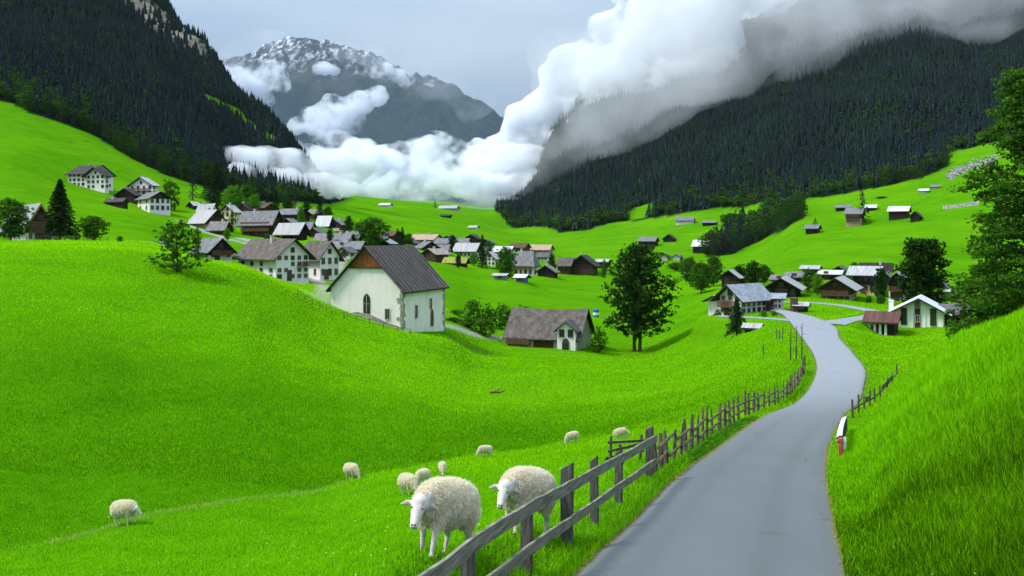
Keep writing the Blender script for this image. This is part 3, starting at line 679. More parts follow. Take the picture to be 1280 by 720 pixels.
Fr = np.stack([idx[:-1, :-1].ravel(), idx[:-1, 1:].ravel(), idx[1:, 1:].ravel(), idx[1:, :-1].ravel()], 1)
tt = np.broadcast_to(ta, RX.shape)
wob = 0.04 * np.sin(ys / 9)[:, None]
track = (np.exp(-((tt + wob - 0.27) / 0.07) ** 2) + np.exp(-((tt + wob - 0.74) / 0.07) ** 2)) * 0.35
edge = (1 - np.minimum(tt, 1 - tt) / 0.05).clip(0, 1)
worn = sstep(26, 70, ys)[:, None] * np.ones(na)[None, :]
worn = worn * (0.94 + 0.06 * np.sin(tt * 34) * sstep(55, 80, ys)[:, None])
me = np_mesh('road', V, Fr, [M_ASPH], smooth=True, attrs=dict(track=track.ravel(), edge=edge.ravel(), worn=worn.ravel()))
tag(link('road', me), kind='structure')
# the side lanes
for li, LQ in enumerate(LPS):
    tang = np.gradient(LQ, axis=0); tang /= np.linalg.norm(tang, axis=1)[:, None]
    nor = np.stack([-tang[:, 1], tang[:, 0]], 1)
    q = np.linspace(-1, 1, 9)
    hws = LANES[li][1]
    hw = np.interp(np.linspace(0, 1, len(LQ)), [0, .12, .3, 1], hws)
    X_ = LQ[:, 0:1] + nor[:, 0:1] * hw[:, None] * q; Y_ = LQ[:, 1:2] + nor[:, 1:2] * hw[:, None] * q
    Z_ = LANE_Z(Y_) - 0.04 - 0.06 * np.abs(q) ** 6
    V = np.stack([X_.ravel(), Y_.ravel(), Z_.ravel()], 1)
    idx = np.arange(len(LQ) * 9).reshape(len(LQ), 9)
    Fr = np.stack([idx[:-1, :-1].ravel(), idx[:-1, 1:].ravel(), idx[1:, 1:].ravel(), idx[1:, :-1].ravel()], 1)
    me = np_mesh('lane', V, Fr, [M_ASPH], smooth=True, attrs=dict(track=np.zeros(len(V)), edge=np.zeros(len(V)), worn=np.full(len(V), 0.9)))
    tag(link('lane', me), kind='structure')

# ------------------------------------------------------------------ far mountain
def far_mountain():
    nx, ny = 420, 220
    xs = np.linspace(-2300, 1900, nx); yz = np.linspace(3000, 5400, ny)
    X, Y = np.meshgrid(xs, yz, indexing='ij')
    YR = 4300.0
    sky_px = [-200, 100, 200, 250, 280, 300, 320, 338, 352, 368, 384, 400, 415, 440, 465, 490, 510, 530, 560, 585, 605, 640, 700, 900, 1300]
    sky_py = [150, 120, 98, 86, 76, 70, 62, 52, 45, 41, 46, 50, 53, 60, 64, 76, 84, 88, 103, 115, 127, 150, 170, 200, 230]
    top = (HOR - np.interp(640 + X / YR * F, sky_px, sky_py)) / F * YR
    u = (Y - YR) / 1300
    r = np.abs(u)
    h = top * (1 - 0.88 * r ** 0.85)
    # buttress ribs running down to the right
    rib = np.abs(fbm((X + (Y - YR) * 0.9) / 420, (Y - YR) / 1500, 3, 12)) 
    rib2 = np.abs(fbm((X - (Y - YR) * 0.5) / 200, (Y - YR) / 500, 3, 19))
    h = h + (r.clip(0, 1) ** 0.5 + 0.05) * (-360 * rib - 150 * rib2 + 150) - 46 * np.abs(fbm(X / 85, Y / 260, 4, 37)) + 12 * fbm(X / 45, Y / 60, 3, 33)
    V = np.stack([X.ravel(), Y.ravel(), h.ravel()], 1)
    idx = np.arange(nx * ny).reshape(nx, ny)
    Fq = np.stack([idx[:-1, :-1].ravel(), idx[1:, :-1].ravel(), idx[1:, 1:].ravel(), idx[:-1, 1:].ravel()], 1)
    m, t, b = newmat('mountain_rock')
    geo = t.nodes.new('ShaderNodeNewGeometry'); sep = t.nodes.new('ShaderNodeSeparateXYZ'); t.links.new(geo.outputs['Position'], sep.inputs[0])
    n1 = noise(t, 0.006, 8, 0.65); n2 = noise(t, 0.02, 8, 0.7, stretch=(1.6, 0.5, 1))
    rock = ramp(t, n2, [(0.35, (0.022, 0.028, 0.036)), (0.55, (0.060, 0.068, 0.078)), (0.72, (0.16, 0.17, 0.18))])
    wood = ramp(t, noise(t, 0.05, 6, 0.7, stretch=(1.5, 1.5, 0.4)), [(0.35, (0.005, 0.016, 0.016)), (0.7, (0.02, 0.05, 0.03))])
    grs = ramp(t, n1, [(0.4, (0.035, 0.050, 0.03)), (0.7, (0.075, 0.08, 0.055))])
    alt = mathn(t, 'ADD', mathn(t, 'DIVIDE', sep.outputs['Z'], 1000.0), mathn(t, 'MULTIPLY', mathn(t, 'SUBTRACT', n1, 0.5), 0.55))
    c = mixnode(t, ramp(t, alt, [(0.68, 0), (0.74, 1)]), wood, rock)
    c = mixnode(t, mathn(t, 'MULTIPLY', ramp(t, alt, [(0.62, 0), (0.70, 1), (0.86, 0.0)]), 0.7), c, grs)
    sn = mathn(t, 'MULTIPLY', ramp(t, alt, [(0.74, 0), (0.98, 1)]), ramp(t, n2, [(0.50, 0), (0.60, 1)]))
    c = mixnode(t, sn, c, (0.8, 0.83, 0.87))
    t.links.new(c, b.inputs['Base Color']); b.inputs['Roughness'].default_value = 1.0; b.inputs['Specular IOR Level'].default_value = 0.0
    bump(t, b, n2, 0.9, 25)
    tag(link('mountain', np_mesh('mountain', V, Fq, [m], smooth=True)), kind='structure')
far_mountain()
# the faint wooded spur behind the right-hand slope, half lost in the cloud
def spur():
    nx, ny = 90, 60
    xs = np.linspace(-60, 900, nx); yz = np.linspace(1500, 2300, ny)
    X, Y = np.meshgrid(xs, yz, indexing='ij')
    YR = 1850.0
    top = (HOR - np.interp(640 + X / YR * F, [600, 618, 628, 640, 655, 672, 700, 800, 1300], [330, 300, 262, 240, 205, 188, 165, 100, -40])) / F * YR
    h = top * (1 - 0.7 * (np.abs(Y - YR) / 420) ** 1.2) + 24 * fbm(X / 60, Y / 80, 4, 3)
    V = np.stack([X.ravel(), Y.ravel(), h.ravel()], 1)
    idx = np.arange(nx * ny).reshape(nx, ny)
    Fq = np.stack([idx[:-1, :-1].ravel(), idx[1:, :-1].ravel(), idx[1:, 1:].ravel(), idx[:-1, 1:].ravel()], 1)
    tag(link('hill', np_mesh('hill', V, Fq, [simple('spur_forest_floor', (0.012, 0.035, 0.012), (0.035, 0.08, 0.02), 0.05)], smooth=True)), kind='structure')
    k = (Y.ravel() < YR + 60) & (h.ravel() > -30)
    return V[k]
SPUR = spur()

# ------------------------------------------------------------------ scattering: one mesh from many transformed copies of a few templates
def scatter_mesh(name, temps, P, scale, rot, which, mats, tint=None, smooth=False):
    """temps: list of (V, F(k), matidx, tint or None); all faces quads or tris of equal size"""
    Vs, Fs, Ms, Ts = [], [], [], []; base = 0
    for ti, (tv, tf, tm, tt_) in enumerate(temps):
        k = np.where(which == ti)[0]
        if not len(k): continue
        c, s = np.cos(rot[k]), np.sin(rot[k]); S = scale[k]
        x = tv[None, :, 0] * S[:, 0:1]; y = tv[None, :, 1] * S[:, 0:1]; z = tv[None, :, 2] * S[:, 1:2]
        vx = x * c[:, None] - y * s[:, None] + P[k, 0:1]; vy = x * s[:, None] + y * c[:, None] + P[k, 1:2]; vz = z + P[k, 2:3]
        Vs.append(np.stack([vx, vy, vz], 2).reshape(-1, 3))
        Fs.append((tf[None] + (np.arange(len(k)) * len(tv))[:, None, None] + base).reshape(-1, tf.shape[1]))
        Ms.append(np.tile(tm, len(k)))
        ti_ = (tint[k] if tint is not None else RNG.random(len(k)))
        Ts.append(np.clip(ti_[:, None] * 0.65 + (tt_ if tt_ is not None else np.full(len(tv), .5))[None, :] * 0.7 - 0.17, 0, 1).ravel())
        base += len(k) * len(tv)
    return np_mesh(name, np.concatenate(Vs), np.concatenate(Fs), mats, np.concatenate(Ms), smooth, dict(tint=np.concatenate(Ts)))

M_SPRUCE = leafmat('spruce_needles', (0.0115, 0.0195, 0.0290), (0.028, 0.054, 0.044), 0.1)
M_SPRUCE_D = leafmat('dark_spruce_needles', (0.0075, 0.021, 0.010), (0.022, 0.054, 0.015), 0.12)
M_BROAD = leafmat('broad_leaves', (0.012, 0.040, 0.008), (0.048, 0.120, 0.012), 0.25)
M_BRIGHT = leafmat('bright_leaves', (0.05, 0.17, 0.008), (0.13, 0.34, 0.012), 0.35)
M_MID = leafmat('mid_leaves', (0.022, 0.075, 0.008), (0.085, 0.215, 0.014), 0.35)
M_DARKLEAF = leafmat('dark_leaves', (0.010, 0.034, 0.007), (0.036, 0.095, 0.012), 0.3)
M_BARK = simple('bark', (0.035, 0.026, 0.020), (0.10, 0.08, 0.06), 8, 0.9, 0.5, stretch=(1, 1, 0.2))

def quads_template(C, S, Nrm=None, rng=RNG, droop=0.0):
    """leaf-clump quads at centres C with sizes S, random orientation"""
    n = len(C)
    d = rng.normal(size=(n, 3)); d /= np.linalg.norm(d, axis=1)[:, None]
    if Nrm is not None:
        d = d * 0.6 + Nrm; d /= np.linalg.norm(d, axis=1)[:, None]
    a = np.cross(d, rng.normal(size=(n, 3))); a /= np.linalg.norm(a, axis=1)[:, None]
    b = np.cross(d, a)
    S = np.asarray(S)[:, None]
    V = np.stack([C - a * S, C - b * S * 0.55, C + a * S, C + b * S * 0.55], 1).reshape(-1, 3)
    Fc = np.arange(4 * n).reshape(n, 4)
    return V, Fc

def conifer_template(h=1.0, layers=9, seg=7, r=0.17, seed=0, gap=0.08, rag=0.35):
    """small spruce of ragged drooping skirts; unit height; a quad mesh"""
    rg = np.random.default_rng(seed)
    V, Fc, T = [], [], []
    for l in range(layers):
        f = l / (layers - 1)
        z0 = gap + (1 - gap) * (f ** 0.95) * 0.93
        rr = r * (1 - f) ** 0.85 + 0.012
        th = (1 - gap) / layers * 1.9
        for i in range(seg):
            a = 2 * math.pi * (i + rg.random() * 0.7) / seg + l
            R_ = rr * (1 - rag + 2 * rag * rg.random())
            wd = 2.2 / seg * rr + 0.004
            ca, sa = math.cos(a), math.sin(a)
            b = len(V)
            tip = np.array([ca * R_, sa * R_, z0 - th * 0.28 * (1 + rg.random())])
            mid = np.array([ca * R_ * 0.55, sa * R_ * 0.55, z0 + th * 0.18])
            side = np.array([-sa, ca, 0]) * wd
            V += [np.array([0, 0, z0 + th * 0.75]), mid + side, tip, mid - side]
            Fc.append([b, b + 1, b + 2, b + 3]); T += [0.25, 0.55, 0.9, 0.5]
    return np.array(V), np.array(Fc), np.zeros(len(Fc), int), np.array(T)

def trunk_quads(h0, h1, r, n=4):
    V, Fc = [], []
    for i in range(n):
        a = 2 * math.pi * i / n
        V += [[math.cos(a) * r, math.sin(a) * r, h0], [math.cos(a) * r * .6, math.sin(a) * r * .6, h1]]
    for i in range(n):
        j = (i + 1) % n
        Fc.append([2 * i, 2 * j, 2 * j + 1, 2 * i + 1])
    return np.array(V), np.array(Fc)

def blob_template(n, seed, lobes=7, flat=0.75, size=0.075):
    """broad-leaved crown: clumps on several lobes; unit height, crown from 0.12 to 1"""
    rg = np.random.default_rng(seed)
    C, Nn, T = [], [], []
    for l in range(lobes):
        a = rg.random() * 6.28; rr = 0.16 * math.sqrt(rg.random()) + (0.10 if l else 0)
        c = np.array([math.cos(a) * rr, math.sin(a) * rr, 0.34 + 0.46 * rg.random()]); R0 = 0.15 + 0.10 * rg.random()
        k = n // lobes
        d = rg.normal(size=(k, 3)); d /= np.linalg.norm(d, axis=1)[:, None]
        rad = R0 * (0.72 + 0.33 * rg.random(k))
        C.append(c + d * rad[:, None] * np.array([1, 1, flat])); Nn.append(d); T.append(0.3 + 0.45 * rg.random(k) + 0.2 * (rg.random() - .5))
    C = np.concatenate(C); Nn = np.concatenate(Nn); T = np.concatenate(T)
    V, Fc = quads_template(C, size * (0.6 + 0.8 * rg.random(len(C))), Nn, rg)
    return V, Fc, np.zeros(len(Fc), int), np.repeat(T, 4)

TEMPS = [conifer_template(seed=i, layers=8 + i % 3, seg=6 + i % 2, r=0.15 + 0.02 * (i % 3)) for i in range(5)] + [blob_template(120, 50 + i) for i in range(3)]

def forest(name, label, pxr, Yr, spacing, seed, hfac=1.0, near_keep=None, region=None, pts=None):
    rg = np.random.default_rng(seed)
    if pts is None:
        x0, x1 = min((pxr[0] - 640) / F * y_ for y_ in Yr), max((pxr[1] - 640) / F * y_ for y_ in Yr)
        nx = int((x1 - x0) / spacing); ny = int((Yr[1] - Yr[0]) / spacing)
        gx, gy = np.meshgrid(np.arange(nx), np.arange(ny))
        X = x0 + (gx.ravel() + rg.random(nx * ny) * 0.9) * spacing; Y = Yr[0] + (gy.ravel() + rg.random(nx * ny) * 0.9) * spacing
        px = 640 + X / Y * F
        k = (px > pxr[0]) & (px < pxr[1]) & forest_mask(X, Y) & (~cliff_mask(X, Y) | (rg.random(len(X)) < .22))
        if region is not None: k &= region(px, Y)
        # thin out farther rows
        X, Y = X[k], Y[k]
        Z = terrain_z(X, Y)
    else:
        X, Y, Z = pts[:, 0], pts[:, 1], pts[:, 2]
    px = 640 + X / Y * F
    broad = fbm(X / 60, Y / 60, 3, seed + 3)
    rows_hi = HOR - Z / Y * F
    edge = sstep(0, 130, Y - np.where(px < 500, left_edge(px), right_edge(px)))
    pb = (0.05 + 0.55 * (1 - edge)) + 0.35 * sstep(0.15, 0.45, broad) * (0.3 + 0.7 * (1 - edge))
    isb = rg.random(len(X)) < pb
    which = np.where(isb, 5 + rg.integers(0, 3, len(X)), rg.integers(0, 5, len(X)))
    hh = (10 + 6.5 * rg.random(len(X)) + 3 * fbm(X / 40, Y / 40, 2, 9)) * hfac * np.where(isb, 0.72, 1.0)
    wd = hh * np.where(isb, 1.25, 1.15 + 0.4 * rg.random(len(X)))
    tint = np.clip(0.35 + 0.45 * fbm(X / 50, Y / 50, 3, seed + 5) + 0.30 * rg.normal(size=len(X)) * 0.6 + np.where(isb, 0.15, 0), 0, 1)
    return X, Y, Z - 0.8, which, hh, wd, tint

temps = [(v, f, m, t) for v, f, m, t in TEMPS]
temps = [(v, f, m if i < 5 else m + 1, t) for i, (v, f, m, t) in enumerate(temps)]
rot_rng = np.random.default_rng(5)
EDGE_TREES = []
for name, label, pxr, Yr, sp, seed, n_ind in (
        ('forest', 'dark spruce forest with lighter broadleaf patches covering the left mountainside', (-160, 470), (440, 1500), 5.0, 101, 90),
        ('forest', 'dark spruce forest covering the right mountainside below the cloud', (618, 1500), (480, 1650), 5.6, 202, 110)):
    X, Y, Z, which, hh, wd, tint = forest(name, label, pxr, Yr, sp, seed)
    px = 640 + X / Y * F
    # hidden back slopes need no trees
    vis = np.ones(len(X), bool)
    vis &= ~((px < 470) & (Y > np.interp(px, [-160, 100, 180, 250, 350, 470], [1500, 1350, 1250, 1140, 980, 1000])))
    inframe = (px > 5) & (px < 1275)
    order = np.argsort(np.where(vis & inframe, Y, 1e9))[:n_ind]
    sel = np.zeros(len(X), bool); sel[order] = True
    for i in order: EDGE_TREES.append((X[i], Y[i], Z[i] + 0.6, hh[i], which[i] >= 5, seed))
    k = vis & ~sel
    P = np.stack([X, Y, Z], 1)[k]
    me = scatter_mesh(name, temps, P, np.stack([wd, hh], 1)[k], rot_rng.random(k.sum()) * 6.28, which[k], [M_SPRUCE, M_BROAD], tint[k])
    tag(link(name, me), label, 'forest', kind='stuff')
    print('forest', label[:20], k.sum(), 'trees')
k = rot_rng.random(len(SPUR)) < 1.0
P = SPUR.copy(); P[:, :2] += rot_rng.normal(size=(len(P), 2)) * 4
P = np.repeat(P, 4, 0); P[:, 0] += rot_rng.normal(size=len(P)) * 5; P[:, 1] += rot_rng.normal(size=len(P)) * 6
hh = 16 + 8 * rot_rng.random(len(P))
me = scatter_mesh('forest', temps, P, np.stack([hh, hh], 1), rot_rng.random(len(P)) * 6.28, rot_rng.integers(0, 5, len(P)), [M_SPRUCE, M_BROAD])
tag(link('forest', me), 'faint forest on the steep spur half hidden in cloud', 'forest', kind='stuff')
# ------------------------------------------------------------------ building materials
def plaster(name, c, dirty=(0.30, 0.28, 0.22), amt=0.45):
    m, t, b = newmat(name)
    n = noise(t, 0.8, 8, 0.65, stretch=(1, 1, 0.45)); n2 = noise(t, 9, 6, 0.7)
    cc = mixnode(t, ramp(t, n, [(0.48, 0), (0.75, amt)]), c, dirty)
    cc = mixnode(t, ramp(t, n2, [(0.5, 0), (0.8, 0.25)]), cc, tuple(v * 0.6 for v in c))
    t.links.new(cc, b.inputs['Base Color']); b.inputs['Roughness'].default_value = 0.9; b.inputs['Specular IOR Level'].default_value = 0.15
    bump(t, b, n2, 0.35, 0.03); return m

def planks(name, c0, c1, vert=False):
    m, t, b = newmat(name)
    tc = t.nodes.new('ShaderNodeTexCoord'); sp = t.nodes.new('ShaderNodeSeparateXYZ'); t.links.new(tc.outputs['Object'], sp.inputs[0])
    co = sp.outputs['Z'] if not vert else mathn(t, 'ADD', sp.outputs['X'], sp.outputs['Y'])
    fr = mathn(t, 'FRACT', mathn(t, 'MULTIPLY', co, 4.5))
    ln = ramp(t, fr, [(0.0, 0.0), (0.1, 1.0), (0.9, 1.0), (1.0, 0.0)])
    n = noise(t, 2.2, 7, 0.7, stretch=(1, 1, 5) if not vert else (4, 4, 0.5))
    cc = ramp(t, n, [(0.35, c0), (0.68, c1)])
    cc = mixnode(t, ln, tuple(v * 0.35 for v in c0), cc)
    t.links.new(cc, b.inputs['Base Color']); b.inputs['Roughness'].default_value = 0.85; b.inputs['Specular IOR Level'].default_value = 0.2
    bump(t, b, ln, 0.4, 0.02); return m

def roofing(name, c0, c1, kind='sheet', pitch=0.5, rough=0.55, spots=None):
    """kind sheet: standing seams down the slope; shingle: courses across it"""
    m, t, b = newmat(name)
    uv = t.nodes.new('ShaderNodeUVMap'); uv.uv_map = 'UVMap'
    sp = t.nodes.new('ShaderNodeSeparateXYZ'); t.links.new(uv.outputs[0], sp.inputs[0])
    mp = t.nodes.new('ShaderNodeMapping'); t.links.new(uv.outputs[0], mp.inputs[0])
    mp.inputs['Scale'].default_value = (1.7, 0.16, 1) if kind == 'sheet' else (0.7, 0.5, 1)
    nn = t.nodes.new('ShaderNodeTexNoise'); nn.inputs['Scale'].default_value = 1.0; nn.inputs['Detail'].default_value = 8; nn.inputs['Roughness'].default_value = 0.7
    t.links.new(mp.outputs[0], nn.inputs['Vector'])
    cc = ramp(t, nn.outputs[0], [(0.36, c0), (0.64, c1)])
    if kind == 'sheet':
        fr = mathn(t, 'FRACT', mathn(t, 'DIVIDE', sp.outputs['X'], pitch)); ln = ramp(t, fr, [(0, 1.0), (0.14, 0.0), (0.86, 0.0), (1.0, 1.0)])
        cc = mixnode(t, mathn(t, 'MULTIPLY', ln, 0.22), cc, tuple(min(1, v * 1.9 + .05) for v in c1))
        bump(t, b, ln, 0.7, 0.05)
    else:
        br = t.nodes.new('ShaderNodeTexBrick'); br.inputs['Scale'].default_value = 1.0; br.inputs['Brick Width'].default_value = 0.34; br.inputs['Row Height'].default_value = 0.30; br.inputs['Mortar Size'].default_value = 0.025
        br.inputs['Color1'].default_value = (0.55, 0.55, 0.55, 1); br.inputs['Color2'].default_value = (1, 1, 1, 1); br.inputs['Mortar'].default_value = (0.3, 0.3, 0.3, 1)
        t.links.new(uv.outputs[0], br.inputs['Vector'])
        cc = mixnode(t, 0.65, cc, br.outputs['Color'], 'MULTIPLY')
        bump(t, b, br.outputs['Fac'], -0.6, 0.04)
    if spots:
        n3 = noise(t, 2.2, 6, 0.7); cc = mixnode(t, ramp(t, n3, [(0.66, 0), (0.74, 0.25)]), cc, spots)
    t.links.new(cc, b.inputs['Base Color']); b.inputs['Roughness'].default_value = rough
    b.inputs['Specular IOR Level'].default_value = 0.12
    return m

WALLM = {
 'white': plaster('white_render', (0.84, 0.745, 0.765)), 'plaster': plaster('old_limewash', (0.86, 0.765, 0.74), (0.44, 0.37, 0.30), 0.5),
 'cream': plaster('cream_render', (0.68, 0.58, 0.38)), 'tan': plaster('tan_render', (0.42, 0.33, 0.24)), 'pink': plaster('pink_render', (0.42, 0.27, 0.21)),
 'yellow': plaster('ochre_render', (0.60, 0.42, 0.17)), 'green': plaster('pale_green_render', (0.78, 0.80, 0.66), (0.45, 0.5, 0.36), 0.25), 'grey': plaster('grey_render', (0.35, 0.35, 0.36)),
 'blue': plaster('blue_paint', (0.05, 0.12, 0.36)), 'bluegrey': plaster('blue_grey_paint', (0.25, 0.33, 0.42)),
 'darkw': planks('dark_timber', (0.013, 0.009, 0.008), (0.040, 0.027, 0.022)), 'brown': planks('brown_timber', (0.045, 0.020, 0.011), (0.13, 0.06, 0.032)),
 'redw': planks('red_timber', (0.055, 0.012, 0.009), (0.14, 0.038, 0.025)), 'stone': plaster('rubble_stone', (0.42, 0.39, 0.33), (0.16, 0.14, 0.11), 0.9)}
ROOFM = {
 'metal': roofing('grey_green_sheet_roof', (0.16, 0.175, 0.18), (0.34, 0.37, 0.38), 'sheet', 0.8), 'dark': roofing('dark_shingle_roof', (0.02, 0.017, 0.017), (0.055, 0.048, 0.046), 'shingle'),
 'pale': roofing('pale_sheet_roof', (0.20, 0.20, 0.21), (0.45, 0.445, 0.45), 'sheet', 0.7), 'grey': roofing('grey_slate_roof', (0.11, 0.11, 0.12), (0.27, 0.275, 0.29), 'shingle'),
 'shingle': roofing('weathered_shingle_roof', (0.060, 0.048, 0.040), (0.185, 0.155, 0.135), 'shingle', spots=(0.36, 0.33, 0.30)), 'rust': roofing('rust_brown_roof', (0.05, 0.024, 0.016), (0.13, 0.06, 0.04), 'sheet', 0.6),
 'white': roofing('white_sheet_roof', (0.38, 0.39, 0.41), (0.60, 0.61, 0.63), 'sheet', 0.9), 'blue': roofing('blue_grey_slate_roof', (0.22, 0.25, 0.30), (0.42, 0.46, 0.53), 'shingle'),
 'whiteg': roofing('light_grey_roof', (0.42, 0.45, 0.48), (0.66, 0.69, 0.72), 'sheet', 0.6), 'slate': roofing('slate_roof', (0.085, 0.075, 0.085), (0.17, 0.16, 0.175), 'shingle'),
 'tan': roofing('tan_roof', (0.38, 0.24, 0.17), (0.58, 0.42, 0.32), 'shingle'), 'pinkr': roofing('pinkish_roof', (0.25, 0.18, 0.16), (0.45, 0.37, 0.34), 'shingle'),
 'moss': roofing('mossy_roof', (0.16, 0.22, 0.02), (0.42, 0.40, 0.06), 'shingle'), 'yellowr': roofing('yellow_roof', (0.5, 0.36, 0.08), (0.7, 0.5, 0.15), 'sheet'),
 'ribbed': roofing('dark_ribbed_metal_roof', (0.016, 0.011, 0.011), (0.115, 0.088, 0.084), 'sheet', 1.25, 0.7)}
M_GLASS, _t, _b = newmat('window_glass'); _b.inputs['Base Color'].default_value = (0.02, 0.025, 0.03, 1); _b.inputs['Roughness'].default_value = 0.12; _b.inputs['Specular IOR Level'].default_value = 0.6
M_FRAME = simple('window_frame_paint', (0.30, 0.27, 0.23), (0.45, 0.42, 0.37), 6)
M_FRAMED = simple('dark_window_frame', (0.05, 0.032, 0.022), (0.10, 0.065, 0.045), 6)
M_WHITE = simple('white_paint', (0.70, 0.70, 0.68), (0.82, 0.82, 0.80), 5, 0.6)
M_BALC = simple('balcony_timber', (0.06, 0.028, 0.016), (0.17, 0.08, 0.045), 4, 0.8, 0.3, stretch=(1, 1, 6))
M_TRIM = simple('eave_timber', (0.018, 0.013, 0.012), (0.05, 0.036, 0.03), 5)
M_ORANGE = planks('orange_larch', (0.06, 0.022, 0.008), (0.42, 0.15, 0.035), vert=True)
M_ORTRIM = simple('orange_barge', (0.22, 0.08, 0.04), (0.42, 0.20, 0.12), 8)
M_CHIM = simple('chimney_render', (0.35, 0.34, 0.33), (0.6, 0.59, 0.57), 5)
M_QUOIN = simple('bare_stone', (0.16, 0.145, 0.11), (0.46, 0.43, 0.35), 3.2, 0.95, 0.6, bd=0.08)
WIN_CACHE = {}
def window_meshes(w, h, dark, arch=False):
    k = (round(w, 2), round(h, 2), dark, arch)
    if k not in WIN_CACHE:
        fr = MB(); t = 0.09; p = 0.05
        fm_ = M_FRAMED if dark else M_FRAME
        fr.box(-w/2 - t, -p, -h/2 - t, -w/2, 0.03, h/2 + t); fr.box(w/2, -p, -h/2 - t, w/2 + t, 0.03, h/2 + t)
        fr.box(-w/2, -p, h/2, w/2, 0.03, h/2 + t); fr.box(-w/2, -p - 0.05, -h/2 - t, w/2, 0.03, -h/2)
        fr.box(-0.025, -p + 0.01, -h/2, 0.025, 0.02, h/2)
        if h > 1.5: fr.box(-w/2, -p + 0.012, h * 0.14, w/2, 0.018, h * 0.14 + 0.05)
        if arch:
            pts = [(math.cos(a) * (w/2 + t), -p, h/2 + t + math.sin(a) * (w/2 + t) * 1.3) for a in np.linspace(0, math.pi, 9)]
            fr.prism(pts, (0, p + 0.02, 0))
        pn = MB(); pn.box(-w/2 + .001, -0.012, -h/2 + .001, w/2 - .001, 0.028, h/2 - .001)
        WIN_CACHE[k] = (fr.mesh('window', fm_), pn.mesh('pane', M_GLASS))
    return WIN_CACHE[k]

def roof_mesh(w, d, h, rise, ov, ridge, mats, hip=False, th=0.2, sag=0.0):
    """thick roof with UVs: u along the ridge, v down the slope"""
    bm = bmesh.new(); uvl = bm.loops.layers.uv.new('UVMap')
    W2, D2 = (w / 2, d / 2) if ridge == 'y' else (d / 2, w / 2)     # W2: half span across the ridge
    s = rise / W2; e = W2 + ov; ze = h - ov * s; zr = h + rise
    L2 = D2 + ov; hipl = (W2 * 0.9 if hip else 0)
    def tr(a, l, z):                 # a across ridge, l along ridge
        return (a, l, z) if ridge == 'y' else (l, a, z)
    sl = math.hypot(e, zr - ze); nseg = 8 if sag else 1
    for sg in (-1, 1):
        for i in range(nseg):
            l0 = -1 + 2 * i / nseg; l1 = -1 + 2 * (i + 1) / nseg
            def dz(l): return -sag * (1 - l * l)
            r0, r1 = l0 * (L2 - hipl), l1 * (L2 - hipl); q0, q1 = l0 * L2, l1 * L2
            top = [(0, r0, zr + dz(l0)), (0, r1, zr + dz(l1)), (sg * e, q1, ze), (sg * e, q0, ze)]
            uvs = [(r0, 0), (r1, 0), (q1, sl), (q0, sl)]
            vt = [bm.verts.new(tr(*p)) for p in top]; vb = [bm.verts.new(tr(p[0], p[1], p[2] - th)) for p in top]
            f = bm.faces.new(vt)
            for lp, u in zip(f.loops, uvs): lp[uvl].uv = u
            f.material_index = 0
            g = bm.faces.new(list(reversed(vb))); g.material_index = 1
            for a in range(4):
                if nseg > 1 and a in (1, 3) and not ((a == 3 and i == 0) or (a == 1 and i == nseg - 1)): continue
                if a == 0: continue
                q = bm.faces.new([vt[a], vb[a], vb[(a + 1) % 4], vt[(a + 1) % 4]]); q.material_index = 1
    if hip:
        for sg in (-1, 1):
            top = [(0, sg * (L2 - hipl), zr), (e, sg * L2, ze), (-e, sg * L2, ze)]
            vt = [bm.verts.new(tr(*p)) for p in top]; vb = [bm.verts.new(tr(p[0], p[1], p[2] - th)) for p in top]
            f = bm.faces.new(vt)
            for lp, u in zip(f.loops, [(0, 0), (e, sl), (-e, sl)]): lp[uvl].uv = u
            bm.faces.new(list(reversed(vb))).material_index = 1
            q = bm.faces.new([vt[1], vb[1], vb[2], vt[2]]); q.material_index = 1
    bmesh.ops.recalc_face_normals(bm, faces=bm.faces)
    me = bpy.data.meshes.new('roof'); bm.to_mesh(me); bm.free()
    for m in mats: me.materials.append(m)
    return me

